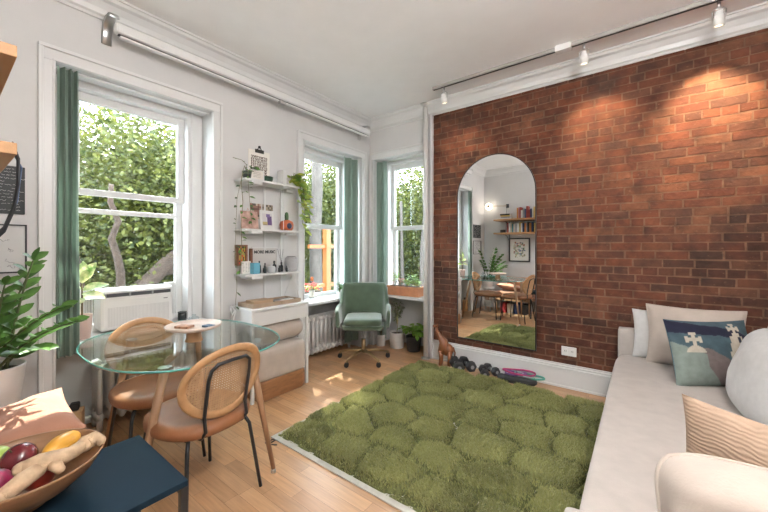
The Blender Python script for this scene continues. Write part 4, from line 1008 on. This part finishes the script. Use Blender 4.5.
for k in range(21): x=-.222+k*.0222; m.box(x-.004,x+.004,-.078,-.074,.008,.10)
m.build('ribs',tp,t); MB().box(-.245,.245,-.084,.084,.10,.122).build('rim',tp,t,bevel=.004); MB().box(-.22,.22,-.065,.065,.115,.124).build('soil',soil,t)
for i,(x,h) in enumerate(((-.15,.17),(-.07,.10),(.02,.08),(.09,.16),(.18,.10))):
    rn=random.Random(i); s=MB(); l=MB()
    for k in range(7):
        a=rn.uniform(0,6.3); e=V((x+.05*math.cos(a),.03*math.sin(a),.12+h*rn.uniform(.5,1))); s.tube([(x,0,.12),e],.002,5)
        for q in range(5): b=rn.uniform(0,6.3); l.leaf(e-V((0,0,q*.012)),(math.cos(b),math.sin(b),.3),(0,0,1),.05,.026,.2)
    s.build('seedling_stem',mat('plant_stem',(.20,.22,.08),.7),t); l.build('seedling_leaves',lbright if i!=1 else leafmat('red_leaf',(.35,.08,.05),(.5,.25,.1)),t)
t=thing('small_plant','small green plant in white pot on middle window sill by curtain','plant',(-3.03,3.07,ZS+.001)); pot(t,.03,.038,.07,potw); bush(t,.065,9,.07,.13,lgreen,.055,.03,8)
t=thing('sauce_bottle','clear bottle with orange cap standing on middle window sill','bottle',(-3.12,2.70,ZS+.001))
MB().lathe([(.028,0),(.032,.01),(.032,.13),(.014,.19),(.013,.23)],n=18).build('bottle_body',glass('bottle_glass',(.8,.8,.78),1.45,.05),t); MB().lathe([(.033,.04),(.033,.12)],n=18,caps=False).build('paper_label',bookpaper,t); MB().lathe([(.017,.23),(.017,.27),(.01,.275)],n=14).build('cap',mat('orange_cap',(.80,.22,.06),.5),t)
t=thing('rubber_plant','variegated rubber plant in pink pot on sill beside air conditioner','plant',(-3.06,.61,ZS+.001)); pot(t,.045,.056,.165,potp)
MB().tube([(0,0,.14),(.004,.0,.28),(-.004,.0,.40)],[.006,.005,.004],7).build('stem',stemm,t)
m=MB(); 
for k,(a,el,z,L) in enumerate(((1.5,.35,.33,.15),(-1.2,.5,.34,.12),(.6,-.05,.31,.16),(.2,1.4,.38,.15),(2.2,.9,.39,.13),(1.9,.15,.27,.15),(-.5,-.15,.28,.13),(1.3,1.1,.40,.14))):
    m.leaf((0,0,z),(math.cos(a)*math.cos(el),math.sin(a)*math.cos(el),math.sin(el)),(.5,0,.8),L,L*.52,.18,6)
m.build('leaves',lvar,t)['kind']='stuff'
t=thing('candle_jar','dark small jar on sill right of air conditioner','jar',(-3.09,1.26,ZS+.001)); MB().lathe([(.03,0),(.033,.005),(.033,.07),(.03,.074)],n=18).build('jar_body',dkg,t); MB().lathe([(.025,.074),(.034,.078),(.034,.085)],n=18).build('lid',dark,t)
# box left of radiator
t=thing('cardboard_box','tan cardboard box printed with dark face, left of radiator','box',(-3.02,.56,.001),R(-20))
MB().box(-.05,.05,-.048,.048,.0,.23).build('carton',mat('tan_card',(.48,.29,.15),.75,var=.08),t,bevel=.002)
m=MB(); m.M=Matrix(((0,0,1,.051),(1,0,0,0),(0,1,0,.13),(0,0,0,1)))
m.loop([(.026*math.cos(a),.034*math.sin(a),0) for a in [2*PI*k/20 for k in range(20)]],.004,6); m.tube([(-.012,.008,0),(-.004,.008,0)],.003,5); m.tube([(.006,.008,0),(.014,.008,0)],.003,5); m.tube([(.0,.0,0),(.002,-.008,0)],.002,5); m.tube([(-.008,-.016,0),(.008,-.016,0)],.002,5); m.build('printed_face',dark,t)
MB().box(-.03,.03,-.02,.03,.232,.28).build('box_flap',dark,t,bevel=.01)
# ================================================================== carved animal
t=thing('carved_animal','carved brown wooden animal figure with long raised neck on floor by wall','figurine',(-1.775,3.46,.001),R(-70))
wa=mat('carved_wood',(.24,.085,.03),.35,var=.3,scale=6,stretch=(3,3,.8),coat=.2)
m=MB(); m.tube([(.0,-.02,.13),(0,.0,.20),(0,-.01,.26),(0,-.055,.32),(0,-.085,.375),(0,-.088,.41)],[.055,.062,.05,.026,.017,.015],14); m.ell((0,.03,.17),.055,.075,.07,16,10); m.build('body',wa,t)
m=MB(); m.ell((0,-.10,.425),.017,.033,.016,14,8); m.ell((.012,-.082,.44),.004,.006,.012,8,6); m.ell((-.012,-.082,.44),.004,.006,.012,8,6); m.build('head',wa,t)
for sx in (-1,1):
    for y in (-.035,.06): MB().tube([(sx*.028,y,.16),(sx*.034,y,.08),(sx*.036,y-.004,0)],[.028,.021,.022],10).build('leg',wa,t)
MB().tube([(0,.095,.20),(0,.118,.14),(0,.11,.07)],[.012,.009,.005],8).build('tail',wa,t)
# ================================================================== weights
def dumbbell(label,loc,rz,r,L):
    t=thing('dumbbell',label,'dumbbell',(loc[0],loc[1],r*.866+.001),rz,'dumbbells on the floor by the brick wall')
    M0=Matrix.Rotation(PI/2,4,'Y')
    m=MB(); m.M=M0; m.lathe([(.014,-L*.3),(.017,0),(.014,L*.3)],n=14); m.build('handle',chrome,t)
    for s in (-1,1):
        m=MB(); m.M=M0@Matrix.Rotation(PI/6,4,'Z'); z=s*L*.34
        m.lathe([(r*.8,z-L*.14),(r,z-L*.10),(r,z+L*.10),(r*.8,z+L*.14)],n=6)
        for i in range(len(m.sm)): m.sm[i]=False
        h=m.build('hex_head',rubber,t,bevel=.004)
        m=MB(); m.M=M0; m.lathe([(r*.35,z+s*L*.14-.001),(r*.35,z+s*L*.14+.001)],n=16); m.build('end_plate',mat('plate_grey',(.30,.30,.31),.5,var=.1),h)
dumbbell('larger black hex dumbbell nearest the carved animal, front',(-1.60,3.40),R(-50),.062,.26)
dumbbell('larger black hex dumbbell lying behind its twin by baseboard',(-1.52,3.50),R(-40),.058,.25)
dumbbell('smaller black hex dumbbell in front of the weights group middle',(-1.30,3.41),R(-62),.048,.20)
dumbbell('smaller black hex dumbbell behind the middle one by baseboard',(-1.26,3.52),R(-35),.046,.20)
t=thing('step_pad','black oval balance pad lying under coloured bands','pad',(-.955,3.44,.001),R(8))
stack(superel(.155,.065,2.6,40),[(.9,0),(1,.012),(1,.045),(.92,.06),(.6,.066)],MB()).build('pad_body',rubber,t)
m=MB(); m.loop([(x*1.003,y*1.003,.028) for x,y in superel(.155,.065,2.6,40)],.004,6).build('pad_groove',dark,t)
small('massage_ball','small black massage ball on floor left of balance pad','ball',MB().ell((0,0,.034),.05,.034,.033,18,12),rubber,(-1.11,3.395,.001))
def band(label,c,rx,ry,col,z,seed,rz=0):
    pts=[]
    for k in range(40):
        a=2*PI*k/40; pts.append((rx*math.cos(a)*(1+.08*math.sin(3*a+seed)),ry*math.sin(a)*(1+.1*math.sin(2*a+seed)),.006*math.sin(2*a+seed)))
    m=MB().loop(pts,(.0035,.010),6); return small('resistance_band',label,'band',m,mat('band_'+label.split()[0],col,.5,var=.1),(c[0],c[1],z),rz,'resistance bands')
band('magenta resistance band looped over balance pad',(-.97,3.46),.15,.07,(.45,.04,.16),.095,0,.1)
band('teal resistance band draped on balance pad right side',(-.88,3.46),.14,.055,(.10,.38,.30),.08,1,-.1)
band('purple resistance band coiled inside the magenta one',(-1.0,3.45),.10,.05,(.20,.10,.28),.082,2,.3)
band('grey resistance band lying lowest across balance pad',(-.95,3.45),.12,.04,(.30,.34,.36),.076,3,-.2)
m=MB(); m.tube([(0,0,.004),(.04,.02,.004),(.05,.06,.004),(.02,.05,.004),(.03,-.01,.004),(.09,-.0,.004)],.004,6)
small('cable','short loose black cable on floor near table leg','cable',m,dark,(-2.02,1.34,.001),.4)
# ================================================================== rug
RX0,RX1,RY0,RY1=-2.05,-.03,1.405,3.30
t=thing('rug','shaggy moss green rug with cobblestone pattern on oak floor','rug',(0,0,0))
MB().box(RX0,RX1,RY0,RY1,.001,.010).build('backing',mat('rug_backing',(.52,.50,.45),.9,var=.1,scale=30,bump=.001),t,bevel=.003)
rg=np.random.default_rng(4)
# irregular stones: jittered grid of cells, rows alternate offset
sites=[]
gx,gy=.36,.29
for j in range(-1,9):
    for i in range(-1,8):
        sites.append((RX0+(i+.5+(.5 if j%2 else 0))*gx+rg.uniform(-.085,.085),RY0+(j+.5)*gy+rg.uniform(-.065,.065),rg.uniform(.75,1.15)))
S=np.array(sites)
def stones(x,y):
    wx=x+.018*np.sin(y*17+x*5); wy=y+.018*np.sin(x*15+1.3)
    d=(np.abs(wx[:,None]-S[None,:,0])**4.2+np.abs((wy[:,None]-S[None,:,1])*1.15)**4.2)**(1/4.2)*S[None,:,2]
    ds=np.partition(d,1,axis=1)[:,:2]; g=ds[:,1]-ds[:,0]
    return np.clip((g-.008)/.06,0,1), np.argmin(d,axis=1)
NX,NY=150,140; xs=np.linspace(RX0+.03,RX1-.02,NX); ys=np.linspace(RY0+.035,RY1-.02,NY)
X,Y=np.meshgrid(xs,ys); g,_=stones(X.ravel(),Y.ravel()); g=g.reshape(X.shape)
edge=np.minimum.reduce([(X-xs[0])/.03,(xs[-1]-X)/.03,(Y-ys[0])/.03,(ys[-1]-Y)/.03]).clip(0,1)
Zb=.009+.040*(g**.6)*edge
v=np.stack([X,Y,Zb],-1).reshape(-1,3); f=[(j*NX+i,j*NX+i+1,(j+1)*NX+i+1,(j+1)*NX+i) for j in range(NY-1) for i in range(NX-1)]
def pilemat():
    m,nt,out=newmat('moss_pile'); N=nt.nodes.new
    b=N('ShaderNodeBsdfPrincipled'); b.inputs['Roughness'].default_value=.9; b.inputs['Sheen Weight'].default_value=.3
    tc=N('ShaderNodeTexCoord'); 
    def nz(s): 
        n=N('ShaderNodeTexNoise'); n.inputs['Scale'].default_value=s; n.inputs['Detail'].default_value=3; lk(nt,tc.outputs['Object'],n.inputs['Vector']); r=N('ShaderNodeMapRange'); r.inputs[1].default_value=.35; r.inputs[2].default_value=.65; lk(nt,n.outputs['Fac'],r.inputs[0]); return r.outputs[0]
    a=N('ShaderNodeMix'); a.data_type='RGBA'; a.inputs[6].default_value=(.225,.235,.062,1); a.inputs[7].default_value=(.33,.33,.11,1); lk(nt,nz(3),a.inputs[0])
    c=N('ShaderNodeMix'); c.data_type='RGBA'; c.inputs[7].default_value=(.50,.50,.22,1); lk(nt,a.outputs[2],c.inputs[6])
    mm=N('ShaderNodeMath'); mm.operation='MULTIPLY'; mm.inputs[1].default_value=.45; lk(nt,nz(90),mm.inputs[0]); lk(nt,mm.outputs[0],c.inputs[0]); lk(nt,c.outputs[2],b.inputs['Base Color'])
    t=N('ShaderNodeBsdfTranslucent'); lk(nt,c.outputs[2],t.inputs[0]); x=N('ShaderNodeMixShader'); x.inputs[0].default_value=.15; lk(nt,b.outputs[0],x.inputs[1]); lk(nt,t.outputs[0],x.inputs[2]); lk(nt,x.outputs[0],out.inputs[0]); return m
pm=pilemat()
me=bpy.data.meshes.new('pile_base'); me.from_pydata(v.tolist(),[],f); me.materials.append(mat('pile_groove_shade',(.115,.125,.04),.95,var=.3,scale=60)); o=bpy.data.objects.new('pile_base',me); C.objects.link(o); o.parent=t  # base coloured dark to paint shade into the grooves between stones
nt_=150000; px=rg.uniform(xs[0],xs[-1],nt_); py=rg.uniform(ys[0],ys[-1],nt_)
g,cell=stones(px,py); keep=rg.random(nt_)<(.35+.65*g); px,py,g,cell=px[keep],py[keep],g[keep],cell[keep]; n=len(px)
e=np.minimum.reduce([(px-xs[0])/.03,(xs[-1]-px)/.03,(py-ys[0])/.03,(ys[-1]-py)/.03]).clip(0,1)
z0=.007+.040*(g**.6)*e
ang=1.6*np.sin(px*6+py*3)+1.3*np.sin(py*9-px*4)+cell*.4+rg.normal(0,1.0,n); ln=(.007+.018*g)*rg.uniform(.7,1.25,n)*(.6+.4*e)
lean=rg.uniform(.15,.75,n); dx,dy=np.cos(ang),np.sin(ang); w=rg.uniform(.0016,.0032,n)
base=np.stack([px,py,z0],1); tip=base+np.stack([dx*ln*lean,dy*ln*lean,ln*np.sqrt(1-lean**2*.7)],1); mid=(base+tip)/2+np.stack([-dx*ln*.1,-dy*ln*.1,ln*.13],1)
sd=rg.normal(size=(n,3)); sd[:,2]*=.2; sd/=np.linalg.norm(sd,axis=1)[:,None]; sd*=w[:,None]
v=np.stack([base-sd,base+sd,mid+sd*.9,mid-sd*.9,tip+sd*.35,tip-sd*.35],1).reshape(-1,3)
me=bpy.data.meshes.new('pile'); me.vertices.add(6*n); me.vertices.foreach_set('co',v.ravel())
idx=(np.arange(n)[:,None]*6+np.array([0,1,2,3,3,2,4,5])[None,:]).ravel()
me.loops.add(8*n); me.loops.foreach_set('vertex_index',idx); me.polygons.add(2*n); me.polygons.foreach_set('loop_start',np.arange(2*n)*4); me.polygons.foreach_set('loop_total',np.full(2*n,4)); me.update(); me.validate()
me.materials.append(pm); o=bpy.data.objects.new('pile',me); C.objects.link(o); o.parent=t; o['kind']='stuff'
# ================================================================== sofa
t=thing('sofa','long light beige linen sofa along right wall facing the windows','sofa',(0,0,0))
m=MB(); m.box(-.14,.90,.88,3.52,.07,.28); m.build('sofa_base',sofaf,t,bevel=.02)
def soft(x0,x1,y0,y1,z0,z1,name,seed,nx=30,ny=70,crown=.02,par=None,e=5):
    m=MB(); cx,cy=(x0+x1)/2,(y0+y1)/2; a,b=(x1-x0)/2,(y1-y0)/2; h=(z1-z0)
    ol=superel(a,b,12,120)
    rs=[]
    for s,z in ((.96,0),(.985,.03),(1,.12),(1,.5),(1,.8),(.992,.92),(.975,.98),(.94,1.0),(.8,1.01),(.6,1.02),(.35,1.02),(.1,1.02)):
        off=(1-s)
        r_=[]
        for x,y in ol:
            d=min(a,b)*off; X_=x-math.copysign(min(abs(x),d if s>.9 else abs(x)*off),x); Y_=y-math.copysign(min(abs(y),d if s>.9 else abs(y)*off),y)
            r_.append((cx+X_,cy+Y_,z0+h*z+.006*fnoise((cx+X_,(cy+Y_)*1,seed),3)*(z>.5)))
        rs.append(r_)
    m.rings(rs); return m.build(name,sofaf,par or t)
soft(-.175,.68,1.02,3.40,.27,.452,'seat_cushion',1)
soft(-.165,.90,3.40,3.535,.08,.645,'armrest',2); soft(-.165,.90,.87,1.015,.08,.645,'armrest',3)
soft(.70,.93,1.02,3.40,.08,.70,'backrest',4)
for x in (-.08,.84):
    for y in (.95,3.46): MB().lathe([(.022,0),(.028,.07)],c=(x,y,0),n=14).build('sofa_leg',blackm,t)
# cushions
pillow('cushion','long cream cushion leaning upright against far armrest and bricks',.54,.44,.17,(.29,3.29,.665),(0,-1,.12),creamf,seed=1,seam=.004)
pillow('cushion','white cushion peeking out behind the cream one at the far armrest',.46,.38,.12,(.16,3.385,.64),(.1,-1,.05),whitef,seed=2)
def church(u,v,s):
    # appliqué picture: sea, dark cloud band, hill, two chapels with crosses
    x=u; y=v; teal=(.055,.095,.115); c=tuple(a*(1+.25*fnoise((x*4,y*4,1))) for a in teal)
    w=.05*fnoise((x*5,2,3))
    if y>.50+w-.10*x and y<.80+w-.18*x-(.25*max(0,x-.5)*2): c=(.012,.013,.035)
    hill=.12-.55*abs(x+.55)**1.3
    if y<-.0+.05*w: pass
    if y<-.18+.50*(-x)-.0+w and x<-.0 or (x<.5 and y<-.35-.35*x+w and x>-1): c=(.20,.24,.215) if x<-.28-.45*y+.3*w*4 else (.16,.125,.12)
    if x>=-.34-.5*(y+.3) and x<.72 and y<.12-.75*(x+.2)+w and y<.15: c=(.16,.125,.12)
    if x<-.3 and y<.10-.4*abs(x+.6)+w: c=(.20,.24,.215)
    cream=(.48,.43,.35)
    def cross(cx,cy,s):
        dx,dy=x-cx,y-cy
        return (abs(dx)<.035*s and abs(dy)<.17*s) or (abs(dy-.02)<.045*s and abs(dx)<.13*s) or (abs(abs(dx)-.13*s)<.03*s and abs(dy-.02)<.08*s) or (abs(abs(dy)-.17*s)<.03*s and abs(dx)<.07*s)
    if cross(-.52,.36,1.15): c=cream
    if y>.02 and y<.20 and (x+.52)**2/.045+ (y-.02)**2/.032<1: c=cream
    if cross(.50,.70,.95): c=cream
    if .34<x<.66 and -.15<y<.50 or .42<x<.60 and y>=.50 and y<.60 or .30<x<.78 and -.45<y<.30 and x>.30+.0 or .24<x<.62 and -.62<y<.05: c=cream
    for wx,wy in ((.58,.40),(.62,.17),(.54,-.12),(.56,-.45)):
        if abs(x-wx)<.045 and abs(y-wy)<.085: c=(.02,.025,.05)
    return c
pc=mat('applique_cushion',(1,1,1),.92,attr=True,var=.12,scale=30,bump=.0012,bscale=160)
def chf(u,v,s): return church(u,v,s) if s>0 else (.10,.17,.20)
pillow('cushion','blue embroidered cushion with white chapels and crosses on far sofa end',.50,.42,.14,(.345,2.985,.645),(.52,-.80,.28),pc,seed=4,colfn=chf,nu=130,nv=110,crease=.01)
pillow('cushion','big white back cushion next to blue chapel cushion',.62,.50,.24,(.515,2.55,.655),(-1,-.10,.30),whitef,seed=6,rnd=.3)
pillow('cushion','white back cushion farthest along sofa by the bricks',.50,.46,.18,(.70,3.10,.68),(-1,-.1,.2),sofaf,seed=7)
pillow('cushion','white back cushion at middle of sofa, right picture edge',.60,.48,.20,(.60,1.93,.66),(-1,0,.25),whitef,seed=8,rnd=.3)
pillow('cushion','tan ribbed cushion standing on sofa between white and cream cushions',.50,.40,.14,(.325,1.45,.61),(-.46,-.88,.05),tanf,seed=9,crease=.02)
pillow('cushion','plump cream cushion with piped seam nearest camera on near armrest',.60,.38,.30,(.315,1.17,.61),(.12,-.9,.45),creamf,seed=10,seam=.006,crease=.05,rnd=.3)
# ================================================================== added fill lamp (unseen globe invented to brighten the room)
t=thing('added_fill_lamp','added unseen fill lamp, opal globe hanging from ceiling near camera','lamp',(.42,.62,HC))
MB().lathe([(.06,-.02),(.06,0)],n=20).build('fill_lamp_rose',plastic,t); MB().tube([(0,0,-.02),(0,0,-.33)],.006,8).build('cord',dark,t)
MB().ell((0,0,-.48),.16,.16,.16,24,16).build('glass_globe',emit('fill_glow',(1,.965,.94),66),t)
# ================================================================== light, world, camera
sc=bpy.context.scene
w=bpy.data.worlds.new('sky'); sc.world=w; w.use_nodes=True; bg=w.node_tree.nodes['Background']; bg.inputs[0].default_value=(.80,.90,1,1); bg.inputs[1].default_value=8.5
def light(nm,typ,loc,e,col=(1,1,1),**k):
    l=bpy.data.lights.new(nm,typ); l.energy=e; l.color=col
    for a,b in k.items(): setattr(l,a,b)
    o=bpy.data.objects.new(nm,l); C.objects.link(o); o.location=loc; return o
s=light('sun','SUN',(0,0,10),11,(1,.95,.86),angle=R(.6)); s.rotation_euler=V((.62,-.40,-.95)).to_track_quat('-Z','Y').to_euler()
for x,tx in ((-1.64,-1.6),(-.381,-.3),(.408,.42)):
    s=light('track_spot','SPOT',(x,3.18,HC-.20),(10 if x<-1 else 40) if x<0 else 100,(1,.72,.45),spot_size=R(70),spot_blend=.9,shadow_soft_size=.03)
    d=V((tx,YB,2.35))-V(s.location); s.rotation_euler=d.to_track_quat('-Z','Y').to_euler()
# sky daylight entering through the three windows
for (c,n,sx) in (((-3.30,.955,1.6),(1,0,0),.9),((-3.30,2.92,1.6),(1,0,0),.85),((-2.49,3.93,1.6),(0,-1,0),.7)):
    l=light('window_portal','AREA',c,1,shape='RECTANGLE',size=sx,size_y=1.8); l.data.cycles.is_portal=True; l.rotation_euler=V(n).to_track_quat('-Z','Y').to_euler()
cam=bpy.data.cameras.new('camera'); co=bpy.data.objects.new('camera',cam); C.objects.link(co); sc.camera=co
cam.sensor_width=36; cam.lens=36*341/768; cam.clip_start=.02; cam.clip_end=200; cam.shift_y=(247-256)/768
co.location=(0,0,1.32); co.rotation_euler=(PI/2,0,R(37.2))
vs_=sc.view_settings; vs_.view_transform='Standard'; vs_.look='None'; vs_.gamma=1; vs_.use_curve_mapping=False; vs_.exposure=0.97
